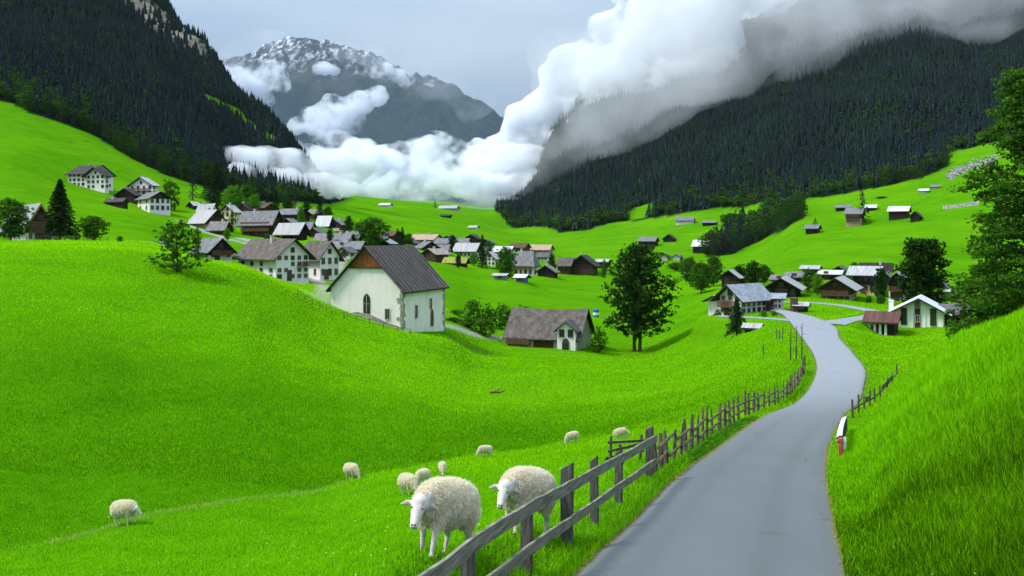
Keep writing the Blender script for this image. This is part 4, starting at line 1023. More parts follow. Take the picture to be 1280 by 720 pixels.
def build_house(key, h, root=None):
    w, d, hh, rise = h['w'], h['d'], h['h'], h['rise']; ov = h.get('ov', 0.9); ridge = h['ridge']
    loc = (h['c'][0], h['c'][1], h['z'])
    if root is None:
        root = empty(h.get('name', 'house'), loc, h['rz'], h['label'], h.get('cat', 'house'), h.get('group'))
        base = None
    else:
        base = Matrix.Translation(loc) @ Matrix.Rotation(h['rz'], 4, 'Z')
    inv = (Matrix.Translation(root.location) @ Matrix.Rotation(root.rotation_euler.z, 4, 'Z')).inverted()
    LM = inv @ base if base is not None else Matrix.Identity(4)
    def place(o, M=Matrix.Identity(4), parent=None):
        o.parent = parent or root
        o.matrix_local = (LM @ M) if parent is None else M
        return o
    wm = WALLM[h['wall']]; rng = random.Random(key); wrise = rise - h.get('sag', 0) - (.15 if h.get('sag') else 0)
    up = h.get('up'); zu = hh * h.get('upf', .5)
    fnd = 2.5 + 0.25 * d
    # walls
    def gable(mb, w2, d2, z0, z1, zr, mi=0):
        if ridge == 'y': pts = [(-w2, -d2, z0), (w2, -d2, z0), (w2, -d2, z1), (0, -d2, zr), (-w2, -d2, z1)]; mb.prism(pts, (0, 2 * d2, 0), mi)
        else: pts = [(-w2, -d2, z0), (-w2, d2, z0), (-w2, d2, z1), (-w2, 0, zr), (-w2, -d2, z1)]; mb.prism(pts, (2 * w2, 0, 0), mi)
    mb = MB(); hipped = h.get('hip')
    if h.get('open'):
        mb.box(-w/2, d * 0.1, -fnd, w/2, d/2, hh); mb.box(-w/2, -d/2, -fnd, w/2, d * .1 - .003, 0.08)
        mb.box(w * .25, -d/2 + .2, 0.083, w/2, d * .1 - .003, hh - .05)
        place(link('wall', mb.mesh('wall', wm)))
        pm = M_WHITE if h.get('postc') else M_TRIM
        n = 4
        for i in range(n):
            pb = MB(); x = -w/2 + .25 + i * (w * .75 - .5) / (n - 1); pb.box(-.16, -.16, 0, .16, .16, hh - .1)
            place(link('post', pb.mesh('post', pm)), Matrix.Translation((x, -d/2 + .2, 0.08)))
        bb = MB(); bb.box(-w/2, -d/2 + .06, hh - .35, w/2, -d/2 + .36, hh - .08)
        place(link('beam', bb.mesh('beam', M_TRIM)))
    elif up:
        mb.box(-w/2, -d/2, -fnd, w/2, d/2, zu); place(link('wall', mb.mesh('wall', wm)))
        ub = MB()
        if hipped: ub.box(-w/2 - .04, -d/2 - .04, zu + .003, w/2 + .04, d/2 + .04, hh - .02)
        else: gable(ub, w/2 + .04, d/2 + .04, zu + .003, hh - .03, hh + wrise - .05)
        place(link('upper_wall', ub.mesh('upper_wall', WALLM[up])))
    else:
        if hipped: mb.box(-w/2, -d/2, -fnd, w/2, d/2, hh)
        else: gable(mb, w/2, d/2, -fnd, hh - .02, hh + wrise - .05)
        place(link('wall', mb.mesh('wall', wm)))
    # roof
    rf = place(link('roof', roof_mesh(w, d, hh + 0.12, rise, ov, ridge, [ROOFM[h['roof']], M_TRIM], hipped, 0.22 if h['Y'] < 250 else 0.3, h.get('sag', 0))))
    if not h.get('open') and h['w'] > 6 and not h.get('special') and h['Y'] < 420:
        cx = rng.uniform(-.25, .25) * (w if ridge == 'x' else w * .5); cy = rng.uniform(-.2, .2) * (d if ridge == 'y' else d * .5)
        zc = hh + rise * (1 - (abs(cx) / (w/2) if ridge == 'y' else abs(cy) / (d/2)))
        cb = MB(); cb.box(cx - .32, cy - .32, zc - .3, cx + .32, cy + .32, hh + rise + .75); cb.box(cx - .42, cy - .42, hh + rise + .753, cx + .42, cy + .42, hh + rise + .87)
        o = link('chimney', cb.mesh('chimney', M_CHIM)); o.parent = rf
    if h.get('bargec'):
        for sg in (-1, 1):
            bb = MB(); s = rise / (w/2); e = w/2 + ov
            bb.prism([(0, -d/2 - ov - .06, hh + rise + .15), (sg * e, -d/2 - ov - .06, hh + .15 - ov * s), (sg * e, -d/2 - ov - .06, hh - .45 - ov * s), (0, -d/2 - ov - .06, hh + rise - .45)], (0, .055, 0))
            place(link('bargeboard', bb.mesh('bargeboard', M_ORTRIM)))
    # windows
    rows, cf, cs = h['win']
    off = .07 if up else .03
    def winrow(n, length, face, sz=1.0):
        for r in range(rows):
            zc = hh * (r + .55) / rows if rows > 1 else hh * .55
            for i in range(n):
                x = (i + .5) / n * length - length / 2
                ww = min(1.15, length / n * .5) * rng.uniform(.85, 1.1); wh = min(1.45, hh / rows * .55)
                if rng.random() < 0.06: continue
                isup = up and zc > zu
                fm_, pm_ = window_meshes(round(ww * 5) / 5, round(wh * 5) / 5, bool(isup) or h['wall'] in ('darkw', 'redw', 'brown') or rng.random() < .35)
                if face == 'f': M = Matrix.Translation((x, -d/2 - off, zc))
                elif face == 'r': M = Matrix.Translation((w/2 + off, x, zc)) @ Matrix.Rotation(math.pi/2, 4, 'Z')
                else: M = Matrix.Translation((-w/2 - off, x, zc)) @ Matrix.Rotation(-math.pi/2, 4, 'Z')
                wo = place(link('window', fm_), M)
                if h['Y'] < 420: o = link('pane', pm_); o.parent = wo
    if rows:
        winrow(cf, w, 'f')
        if cs: winrow(cs, d, 'r' if h['rz'] < 0 else 'l')
        if ridge == 'y' and rise > 1.6 and h['Y'] < 420:
            fm_, pm_ = window_meshes(.8, 1.0, True)
            wo = place(link('window', fm_), Matrix.Translation((0, -d/2 - off, hh + rise * .32))); o = link('pane', pm_); o.parent = wo
        if h['Y'] < 260:
            db = MB(); db.box(-.5, -.06, -.3, .5, .03, 2.05); db.box(-.6, -.05, -.3, -.501, .03, 2.15); db.box(.501, -.05, -.3, .6, .03, 2.15)
            place(link('door', db.mesh('door', M_FRAMED)), Matrix.Translation((w * .5 / max(cf, 1) - w * .5 + w / max(cf, 1) * (cf // 2) + (0 if cf % 2 else 0) - w / max(cf, 1) * .5, -d/2 - off, 0)))
    for bz in h.get('balc', []):
        x0, x1 = h.get('balcx', (.04, .96)); x0 = (x0 - .5) * w; x1 = (x1 - .5) * w; z = hh * bz
        bb = MB(); y0 = -d/2 - 1.1
        bb.box(x0, y0, z - .12, x1, -d/2 - .05, z)
        bb.box(x0, y0, z + .85, x1, y0 + .08, z + .95)
        n = max(4, int((x1 - x0) / .28)) if h['Y'] < 260 else max(4, int((x1 - x0) / .6))
        for i in range(n):
            xx = x0 + (i + .1) * (x1 - x0) / n
            bb.box(xx, y0 + .02, z + .002, xx + (x1 - x0) / n * .62, y0 + .06, z + .848)
        place(link('balcony', bb.mesh('balcony', M_WHITE if h['wall'] == 'white' and h.get('up') == 'brown' and not h.get('bwood') else M_BALC)))
    return root, place

ROOTS = {}
for k, h in HOUSES.items():
    if h.get('special') in ('chapel',): continue
    if 'of' in h: build_house(k, h, ROOTS[h['of']][0])
    else: ROOTS[k] = build_house(k, h)

# --- the chapel
def chapel():
    h = HOUSES['chapel']; w, d, hh, rise = h['w'], h['d'], h['h'], h['rise']
    root = empty('chapel', (h['c'][0], h['c'][1], h['z']), h['rz'], h['label'], 'chapel')
    cut = hh + rise * .50
    xc = w/2 * .50
    mb = MB()
    mb.prism([(-w/2, -d/2, -4), (w/2, -d/2, -4), (w/2, -d/2, hh), (xc, -d/2, cut), (-xc, -d/2, cut), (-w/2, -d/2, hh)], (0, d, 0))
    mb.build('wall', WALLM['plaster'], root)
    gb = MB(); gb.prism([(-xc, -d/2 - .12, cut + .003), (xc, -d/2 - .12, cut + .003), (0, -d/2 - .12, hh + rise - .05)], (0, .5, 0))
    gr = MB(); gr.prism([(-xc, d/2 - .3, cut + .003), (xc, d/2 - .3, cut + .003), (0, d/2 - .3, hh + rise - .05)], (0, .42, 0)); gr.build('rear_gable', M_ORANGE, root)
    gb.build('timber_gable', M_ORANGE, root)
    bb = MB(); bb.box(-xc - .45, -d/2 - .3, cut - .16, xc + .45, -d/2 - .003, cut); bb.build('gable_beam', M_TRIM, root)
    rf = link('roof', roof_mesh(w, d, hh + .1, rise, .6, 'y', [ROOFM['ribbed'], M_TRIM], th=.24), root)
    # raised seams on the roof
    sb = MB(); s = rise / (w/2); e = w/2 + .6; n = int((d + 1.2) / 1.25)
    for i in range(n + 1):
        y = -d/2 - .6 + i * (d + 1.2) / n
        for sg in (-1, 1):
            y0, y1 = y - .055, y + .055; zt = hh + .1 + rise; zb = hh + .1 - .6 * s
            P = [(0, zt), (sg * e, zb)]
            sb.prism([(0, y0, zt + .002), (sg * e, y0, zb + .002), (sg * e, y0, zb + .035), (0, y0, zt + .035)], (0, y1 - y0, 0))
    o = link('roof_seams', sb.mesh('roof_seams', simple('seam_metal', (0.07, 0.058, 0.055), (0.30, 0.27, 0.26), 2.0, 0.4)), rf)
    o['kind'] = 'stuff'
    # quoins at the nearest corner and the far corner
    q = MB(); rg = random.Random(3)
    for cx, cy in ((w/2, -d/2), (w/2, d/2)):
        z = -3.0
        while z < hh - .4:
            a = rg.uniform(.35, .6); lx, ly = (rg.uniform(.7, 1.0), rg.uniform(.3, .5)) if int(z * 10) % 2 else (rg.uniform(.3, .5), rg.uniform(.7, 1.0))
            q.box(cx - lx, cy - .045 if cy < 0 else cy - ly, z, cx + .045, cy + (ly if cy < 0 else .045), z + a - .03); z += a
    q.build('corner_stones', M_QUOIN, root)
    # footing of bare rubble under the front
    fb = MB(); fb.prism([(-w/2 + .5, -d/2 - .25, -4), (w/2 - .1, -d/2 - .25, -4), (w/2 - .1, -d/2 - .25, .35), (w * .28, -d/2 - .25, 1.1), (w * .05, -d/2 - .25, 2.2), (-w * .12, -d/2 - .25, 2.5), (-w * .35, -d/2 - .25, 2.1)], (0, .245, 0))
    fb.build('rubble_footing', M_QUOIN, root)
    # pointed window in the gable wall
    def pointed(x, z0, ww, wh, face, nm='window'):
        pts = [(-ww/2, 0, 0), (ww/2, 0, 0), (ww/2, 0, wh - ww)] + [(ww/2 - ww * (1 - math.cos(a)), 0, wh - ww + ww * 1.0 * math.sin(a)) for a in np.linspace(.2, math.pi/3, 4)] + [(-ww/2 + ww * (1 - math.cos(a)), 0, wh - ww + ww * math.sin(a)) for a in np.linspace(math.pi/3 - .01, .2, 4)] + [(-ww/2, 0, wh - ww)]
        M = Matrix.Translation((x, -d/2 - .05, z0)) if face == 'f' else Matrix.Translation((w/2 + .05, x, z0)) @ Matrix.Rotation(math.pi/2, 4, 'Z')
        big = MB(); big.prism([tuple((p[0] * 1.25, -.03, (p[2] - .1) * 1.05 + 0.0)) for p in pts], (0, .06, 0))
        o = link(nm, big.mesh(nm, M_FRAMED if face == 'f' else M_QUOIN), root); o.matrix_local = M
        p_ = MB(); p_.prism([(p[0], -.045, p[2]) for p in pts], (0, .012, 0)); oo = link('pane' if nm == 'window' else 'door_leaf', p_.mesh('pane', M_GLASS if nm == 'window' else M_BALC), o)
        if nm == 'window':
            mu = MB(); mu.box(-.05, -.075, .1, .05, -.046, wh - .35); mu.box(-ww/2, -.07, wh * .45, -.051, -.046, wh * .45 + .07); mu.box(.051, -.07, wh * .45, ww/2, -.046, wh * .45 + .07)
            link('mullion', mu.mesh('mullion', M_FRAME), o)
    pointed(.1, 2.35, .95, 3.1, 'f')
    pointed(d * .17, -.35, 1.0, 2.9, 'r', 'doorway')
    for x, z, face, a, b in ((w * .295, 2.3, 'f', .65, 1.5), (-d * .20, 2.4, 'r', .75, 1.9), (d * .14, 3.3, 'r', .7, 1.6)):
        fm_, pm_ = window_meshes(a, b, False)
        wo = link('window', fm_, root); wo.matrix_local = Matrix.Translation((x, -d/2 - .06, z)) if face == 'f' else Matrix.Translation((w/2 + .06, x, z)) @ Matrix.Rotation(math.pi/2, 4, 'Z')
        link('pane', pm_, wo)
chapel()

# --- extras of the stone farmhouse: white gabled end bay with arched door, loft openings, skylight
def stone_extras():
    root, place = ROOTS['stone']; h = HOUSES['stone']; w, d, hh, rise = h['w'], h['d'], h['h'], h['rise']
    # white bay on the right front
    bx = w/2 - 1.9; bw, bd, bh = 3.4, 4.0, hh + 1.5
    mb = MB(); mb.prism([(bx - bw/2, -d/2 - .9, -3), (bx + bw/2, -d/2 - .9, -3), (bx + bw/2, -d/2 - .9, bh), (bx, -d/2 - .9, bh + 1.4), (bx - bw/2, -d/2 - .9, bh)], (0, bd, 0))
    place(link('bay_wall', mb.mesh('bay_wall', WALLM['white'])))
    o = link('bay_roof', roof_mesh(bw, bd, bh + .1, 1.4, .6, 'y', [ROOFM['slate'], M_TRIM])); place(o, Matrix.Translation((bx, -d/2 - .9 + bd/2, 0)))
    fm_, pm_ = window_meshes(.8, 1.2, True); fa, pa = window_meshes(1.1, 1.5, True, True)
    for x, z, m_ in ((bx - .8, bh - .7, (fm_, pm_)), (bx + .8, bh - .7, (fm_, pm_)), (bx - .1, .7, (fa, pa))):
        wo = place(link('window', m_[0]), Matrix.Translation((x, -d/2 - .96, z))); link('pane', m_[1], wo)
    for y in (-d/2 + .6, -d/2 + 2.6):
        wo = place(link('window', fm_), Matrix.Translation((w/2 + .06 - .3 + .0, y, 1.4)) @ Matrix.Rotation(math.pi/2, 4, 'Z'))
    # timber front under the long eave
    tb = MB(); tb.box(-w * .12, -d/2 - .08, .2, w/2 - 4.5, -d/2 - .003, hh - .3); place(link('timber_front', tb.mesh('timber_front', WALLM['brown'])))
    # left open loggia
    for i in range(3):
        pb = MB(); pb.box(-.12, -.12, 0, .12, .12, hh); place(link('post', pb.mesh('post', M_BALC)), Matrix.Translation((-w/2 + .4 + i * 1.6, -d/2 - .8, -.2)))
    rb = MB(); rb.box(-w/2, -d/2 - .95, 1.0, -w/2 + 4.4, -d/2 - .85, 1.9); place(link('balcony', rb.mesh('balcony', M_BALC)))
    wo = place(link('window', window_meshes(.9, .8, True)[0]), Matrix.Translation((-w * .30, -d/2 - .06, hh * .55)))
    wo = place(link('window', window_meshes(.9, .8, True)[0]), Matrix.Translation((-w * .2, -d/2 - .06, hh * .55)))
stone_extras()

# --- extras of the green house
def green_extras():
    root, place = ROOTS['g1']; h = HOUSES['g1']; w, d, hh, rise = h['w'], h['d'], h['h'], h['rise']
    fm_, pm_ = window_meshes(.62, 2.2, True)
    for x in (-w * .29, w * .29):
        wo = place(link('window', fm_), Matrix.Translation((x, -d/2 - .06, 1.55))); link('pane', pm_, wo)
    tb = MB(); tb.box(-.36, -.1, -1, .36, .03, hh + rise * .75); place(link('timber_panel', tb.mesh('timber_panel', WALLM['redw'])), Matrix.Translation((-.02 * w, -d/2 - .03, 0)))
    for z in (1.3, 3.3):
        wo = place(link('window', window_meshes(.4, .9, False)[0]), Matrix.Translation((-.02 * w, -d/2 - .16, z))); link('pane', window_meshes(.4, .9, False)[1], wo)
    for x in (-w * .46, -w * .13, w * .12, w * .46):
        pb = MB(); pb.box(-.14, -.1, -1, .14, .0, hh + rise * (1 - abs(x) / (w/2)) - .3); place(link('pilaster', pb.mesh('pilaster', M_WHITE)), Matrix.Translation((x, -d/2 - .003, 0)))
    cb = MB(); cb.box(-.3, -.3, 0, .3, .3, hh + 1.1); cb.box(-.37, -.37, hh + 1.103, .37, .37, hh + 1.22); place(link('chimney', cb.mesh('chimney', M_WHITE)), Matrix.Translation((-w/2 - .55, -.5, 0)))
green_extras()
# ------------------------------------------------------------------ individual trees
def limb(mb, pts, r0, r1, n=6):
    for i in range(len(pts) - 1):
        a = r0 + (r1 - r0) * i / (len(pts) - 1); b = r0 + (r1 - r0) * (i + 1) / (len(pts) - 1)
        mb.tube(pts[i], pts[i + 1], a, b, n, cap=False)

def branch_tree(seed, h, prof, nb, per, leaf, droop=0.0, rise=0.5, base=0.15, trunk_r=0.3, twin=False, clus=0.10, flatn=0.5, lean=0.0, long=1.0, tipdark=0.0):
    """prof: [(height fraction, radius)], leaves as small quads in clumps along each branch. Returns (trunk mesh builder, leaf V, F, tint)"""
    rg = np.random.default_rng(seed); mb = MB()
    stems = [0.0] if not twin else [-0.5, 0.5]
    for sx in stems:
        pts = [Vector((sx * (1 + 0.8 * f) + lean * f * f * h + 0.12 * math.sin(5 * f + seed), 0.10 * math.cos(4 * f + seed), f * h * 0.93)) for f in np.linspace(0, 1, 8)]
        pts[0].z = -1.2
        limb(mb, pts, trunk_r, trunk_r * 0.12, 9)
        mb.tube(Vector((sx * .9, 0, -.6)), Vector((sx, 0, .35)), trunk_r * 1.55, trunk_r, 9, cap=False)
    C, T = [], []
    for i in range(nb):
        f = base + (0.985 - base) * ((i + rg.random()) / nb) ** 0.92
        R = np.interp(f, [p[0] for p in prof], [p[1] for p in prof]) * rg.uniform(0.62, 1.12)
        az = i * 2.399 + rg.normal() * 0.4
        sx = stems[int(rg.integers(len(stems)))]
        d = np.array([math.cos(az), math.sin(az), 0])
        z0 = f * h - R * rise * 0.6; z0 = max(z0, base * h * 0.6)
        p0 = np.array([sx + lean * f * f * h, 0, z0]); p1 = p0 + d * R + np.array([0, 0, R * rise - droop * R])
        mid = (p0 + p1) / 2 + np.array([0, 0, 0.12 * R])
        limb(mb, [Vector(p0), Vector(mid), Vector(p1 * .85 + p0 * .15)], trunk_r * 0.22 * (1 - f * .7) + 0.012, 0.012, 4)
        n = max(4, int(per * (0.4 + R / max(p[1] for p in prof))))
        t = rg.random(n) ** 0.6
        cl = (1 - t)[:, None] ** 2 * p0 + 2 * ((1 - t) * t)[:, None] * mid + (t ** 2)[:, None] * p1
        sp = clus * h * (0.35 + 0.65 * t)
        off = rg.normal(size=(n, 3)) * sp[:, None] * np.array([1, 1, flatn])
        # gather leaves into small clumps
        ncl = max(2, n // 14); cc = rg.normal(size=(ncl, 3)) * clus * h * np.array([.8, .8, flatn * .8]); tcl = rg.random(ncl) ** .5
        base_c = (1 - tcl)[:, None] ** 2 * p0 + 2 * ((1 - tcl) * tcl)[:, None] * mid + (tcl ** 2)[:, None] * p1 + cc
        pick = rg.integers(0, ncl, n); mixk = rg.random(n) < 0.75
        c = np.where(mixk[:, None], base_c[pick] + rg.normal(size=(n, 3)) * clus * h * 0.26 * np.array([1, 1, .7]), cl + off * 0.7)
        C.append(c); T.append(np.clip(0.5 + 0.22 * rg.normal(size=n) + 0.25 * (rg.random() - .5) + 0.12 * (rg.random(ncl) - .5)[pick], 0, 1))
    C = np.concatenate(C); T = np.concatenate(T)
    up = np.tile(np.array([0, 0, 1.0]), (len(C), 1))
    d = rg.normal(size=C.shape) * 0.75 + up * 0.8; d /= np.linalg.norm(d, axis=1)[:, None]
    a = np.cross(d, rg.normal(size=C.shape)); a /= np.linalg.norm(a, axis=1)[:, None]; b = np.cross(d, a)
    S = (leaf * rg.uniform(0.55, 1.3, len(C)))[:, None]
    V = np.stack([C - a * S * long, C - b * S * .6 + d * S * .12, C + a * S * long, C + b * S * .6 - d * S * .1], 1).reshape(-1, 3)
    return mb, V, np.arange(4 * len(C)).reshape(-1, 4), np.repeat(T, 4)

def spruce_tree(seed, h, r, nb=120, per=34, needle=0.16, base=0.08, trunk_r=0.22):
    """drooping tiers of needle sprays"""
    rg = np.random.default_rng(seed); mb = MB()
    mb.tube((0, 0, -1.2), (0, 0, h * .97), trunk_r, 0.02, 8)
    C, D, T = [], [], []
    for i in range(nb):
        f = base + (1 - base) * (i / nb) ** 0.85
        R = r * (1 - f) ** 0.8 * rg.uniform(0.65, 1.12) + 0.12
        az = i * 2.399 + rg.normal() * .25; d = np.array([math.cos(az), math.sin(az), 0])
        p0 = np.array([0, 0, f * h]); n = max(5, int(per * (0.25 + R / r)))
        t = rg.random(n) ** .75
        drop = 0.10 * t - 0.48 * t * t
        side = np.array([-d[1], d[0], 0])
        c = p0 + d * (t * R)[:, None] + np.array([0, 0, 1.0]) * (drop * R)[:, None] + side * (rg.normal(size=n) * 0.20 * R * (1 - .55 * t))[:, None]
        c[:, 2] -= np.abs(rg.normal(size=n)) * 0.05 * R + 0.0
        if i % 3 == 0: mb.tube(tuple(p0), tuple(p0 + d * R * .9 + np.array([0, 0, -0.28 * R])), .035, .01, 3, cap=False)
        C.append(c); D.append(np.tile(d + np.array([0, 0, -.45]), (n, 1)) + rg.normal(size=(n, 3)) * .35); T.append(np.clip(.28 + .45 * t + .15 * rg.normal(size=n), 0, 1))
    C = np.concatenate(C); D = np.concatenate(D); T = np.concatenate(T)
    D /= np.linalg.norm(D, axis=1)[:, None]
    b = np.cross(D, rg.normal(size=D.shape) * .6 + np.array([0, 0, 1.0])); b /= np.linalg.norm(b, axis=1)[:, None]
    S = (needle * rg.uniform(.6, 1.4, len(C)) * (h / 14))[:, None]
    V = np.stack([C - D * S * 1.3, C - b * S * .55, C + D * S * 1.5, C + b * S * .55], 1).reshape(-1, 3)
    return mb, V, np.arange(4 * len(C)).reshape(-1, 4), np.repeat(T, 4)

def tree_thing(name, loc, parts, label, cat='tree', mat=None, group=None, rz=0.0, scale=None):
    mb, V, Fc, T = parts
    root = empty(name, loc, rz, label, cat, group)
    mb.build('trunk', M_BARK, root, smooth=True)
    link('crown', np_mesh('crown', V, Fc, [mat], attrs=dict(tint=T)), root)
    if scale: root.scale = scale
    return root

ROUND = [(0, .2), (.15, .6), (.35, .95), (.55, 1.0), (.75, .8), (.9, .5), (1, .15)]
def prof(r, shape=ROUND): return [(a, b * r) for a, b in shape]
# shared meshes for the smaller trees (unit height 10 m)
def proto_meshes(parts, mat, nm='crown'):
    mb, V, Fc, T = parts
    return mb.mesh('trunk', M_BARK, True), np_mesh(nm, V, Fc, [mat], attrs=dict(tint=T))
PROTO = {'spruce': [proto_meshes(spruce_tree(20 + i, 10, 2.2 + .25 * i, 100, 40, .22), M_SPRUCE_D) for i in range(3)],
         'broad': [proto_meshes(branch_tree(30 + i, 10, prof(3.4 + .3 * i), 46, 120, .25, clus=.085, base=.14, trunk_r=.22), M_MID) for i in range(3)],
         'bright': [proto_meshes(branch_tree(40 + i, 10, prof(3.6), 46, 120, .25, clus=.085, base=.12, trunk_r=.22), M_BRIGHT) for i in range(2)],
         'dark': [proto_meshes(branch_tree(60 + i, 10, prof(3.2), 46, 120, .25, clus=.085, base=.10, trunk_r=.22), M_DARKLEAF) for i in range(2)],
         'red': [proto_meshes(branch_tree(66, 10, prof(3.4), 40, 50, .25, clus=.07, base=.1, trunk_r=.2), leafmat('copper_leaves', (0.03, 0.010, 0.010), (0.09, 0.03, 0.022), .2))],
         'bush': [proto_meshes(branch_tree(70 + i, 10, [(0, 4), (.3, 5.5), (.6, 5), (.85, 3.4), (1, .8)], 34, 60, .42, clus=.12, base=.03, trunk_r=.15, flatn=.7), M_MID) for i in range(3)],
         'farspruce': [], 'farbroad': []}
far_s = [spruce_tree(80 + i, 10, 1.9 + .2 * i, 46, 12, .34) for i in range(4)]
far_b = [branch_tree(90 + i, 10, prof(3.6), 26, 26, .42, clus=.08, base=.08, trunk_r=.22) for i in range(3)]
PROTO['farspruce'] = [proto_meshes(p, M_SPRUCE) for p in far_s]; PROTO['farbroad'] = [proto_meshes(p, M_BROAD) for p in far_b]
NT = {'spruce': ('spruce_tree', 'tree'), 'farspruce': ('spruce_tree', 'tree'), 'broad': ('broadleaf_tree', 'tree'), 'bright': ('broadleaf_tree', 'tree'), 'dark': ('broadleaf_tree', 'tree'), 'red': ('broadleaf_tree', 'tree'), 'farbroad': ('broadleaf_tree', 'tree'), 'bush': ('bush', 'bush')}
_cnt = random.Random(4)
def put(kind, px, Y, top=None, wpx=None, label=None, group=None, h=None, row=None):
    if row is not None:
        g = ground(px, row, 60, 1500); X, Y, z = g.x, g.y, g.z
    else:
        X = (px - 640) / F * Y; z = tz(X, Y)
    if h is None: h = max(0.8, (HOR - top) / F * Y - z)
    tm, cm_ = _cnt.choice(PROTO[kind])
    nm, cat = NT[kind]
    root = empty(nm, (X, Y, z - 0.02 * h), _cnt.random() * 6.28, label, cat, group)
    ref = {'spruce': 3.1, 'farspruce': 3.0, 'bush': 11}.get(kind, 7.4)
    s = h / 10; sw = s if wpx is None else (wpx / F * Y) / ref
    root.scale = (sw, sw, s)
    link('trunk', tm, root); link('crown', cm_, root)
    return root

# --- the maple beside the stone farmhouse
MX, MY = (797 - 640) / F * 167, 167
mh = (HOR - 306) / F * MY - tz(MX, MY)
tree_thing('maple_tree', (MX, MY, tz(MX, MY)), branch_tree(5, mh, [(0, 1.5), (.12, 3.4), (.28, 6.3), (.45, 6.9), (.62, 6.3), (.78, 5.0), (.9, 3.2), (1, 1.0)], 115, 150, .27, rise=.40, base=.17, trunk_r=.36, twin=True, clus=.040, flatn=.5), 'big dark maple with twin trunk standing alone right of the stone farmhouse', mat=M_DARKLEAF)
# --- the large overhanging tree at the right edge
RX0, RY0 = (1292 - 640) / F * 46, 46
rh = (HOR - 78) / F * RY0 - tz(RX0, RY0)
tree_thing('beech_tree', (RX0, RY0, tz(RX0, RY0)), branch_tree(12, rh, [(0, 2.6), (.1, 3.0), (.25, 3.6), (.36, 3.5), (.42, 2.4), (.50, 3.5), (.58, 3.5), (.66, 1.9), (.78, 2.5), (.9, 1.9), (1, .8)], 135, 330, .100, rise=.22, droop=.15, base=.04, trunk_r=.30, clus=.030, flatn=.38, long=1.0), 'tall leafy tree with layered drooping boughs at the right edge of the bank', mat=M_MID)
# --- twin dark poplars above the green house
for px, wd, lab, sd in ((1143, 40, 'left of the two tall dark trees behind the pale green house', 3), (1163, 34, 'right of the two tall dark trees behind the pale green house', 4)):
    X = (px - 640) / F * 158; z = tz(X, 158); hh_ = (HOR - 299) / F * 158 - z
    tree_thing('poplar_tree', (X, 158, z), branch_tree(sd, hh_, [(0, 1.4), (.15, 2.4), (.5, 2.8), (.8, 2.3), (1, .7)], 70, 100, .25, rise=.8, base=.08, trunk_r=.28, clus=.045), lab, mat=M_DARKLEAF)
# --- loose bushy tree on the crest of the left meadow
bx_, bY = (222 - 640) / F * 100, 100
z = tz(bx_, bY); hh_ = (HOR - 278) / F * bY - z
tree_thing('rowan_tree', (bx_, bY, z), branch_tree(8, hh_, [(0, 2.0), (.12, 3.4), (.25, 3.4), (.38, 2.3), (.5, 2.1), (.62, 3.0), (.8, 2.6), (1, 1.0)], 62, 60, .15, rise=.25, base=.03, trunk_r=.14, clus=.055, flatn=.5), 'loose straggly bushy tree on the crest of the left meadow', mat=M_MID)
# --- dark spruces near the farmhouse and the inn
sx_, sY = (75 - 640) / F * 150, 150
z = tz(sx_, sY); hh_ = (HOR - 224) / F * sY - z
tree_thing('spruce_tree', (sx_, sY, z), spruce_tree(2, hh_, 3.9, 170, 90, .20, base=.10), 'big dark spruce right beside the brown farmhouse', mat=M_SPRUCE_D)
sx_, sY = (921 - 640) / F * 122, 122
z = tz(sx_, sY); hh_ = (HOR - 374) / F * sY - z
tree_thing('spruce_tree', (sx_, sY, z), spruce_tree(9, hh_, 2.1, 100, 60, .28, base=.10, trunk_r=.12), 'small dark spruce on the meadow in front of the white inn', mat=M_SPRUCE_D)

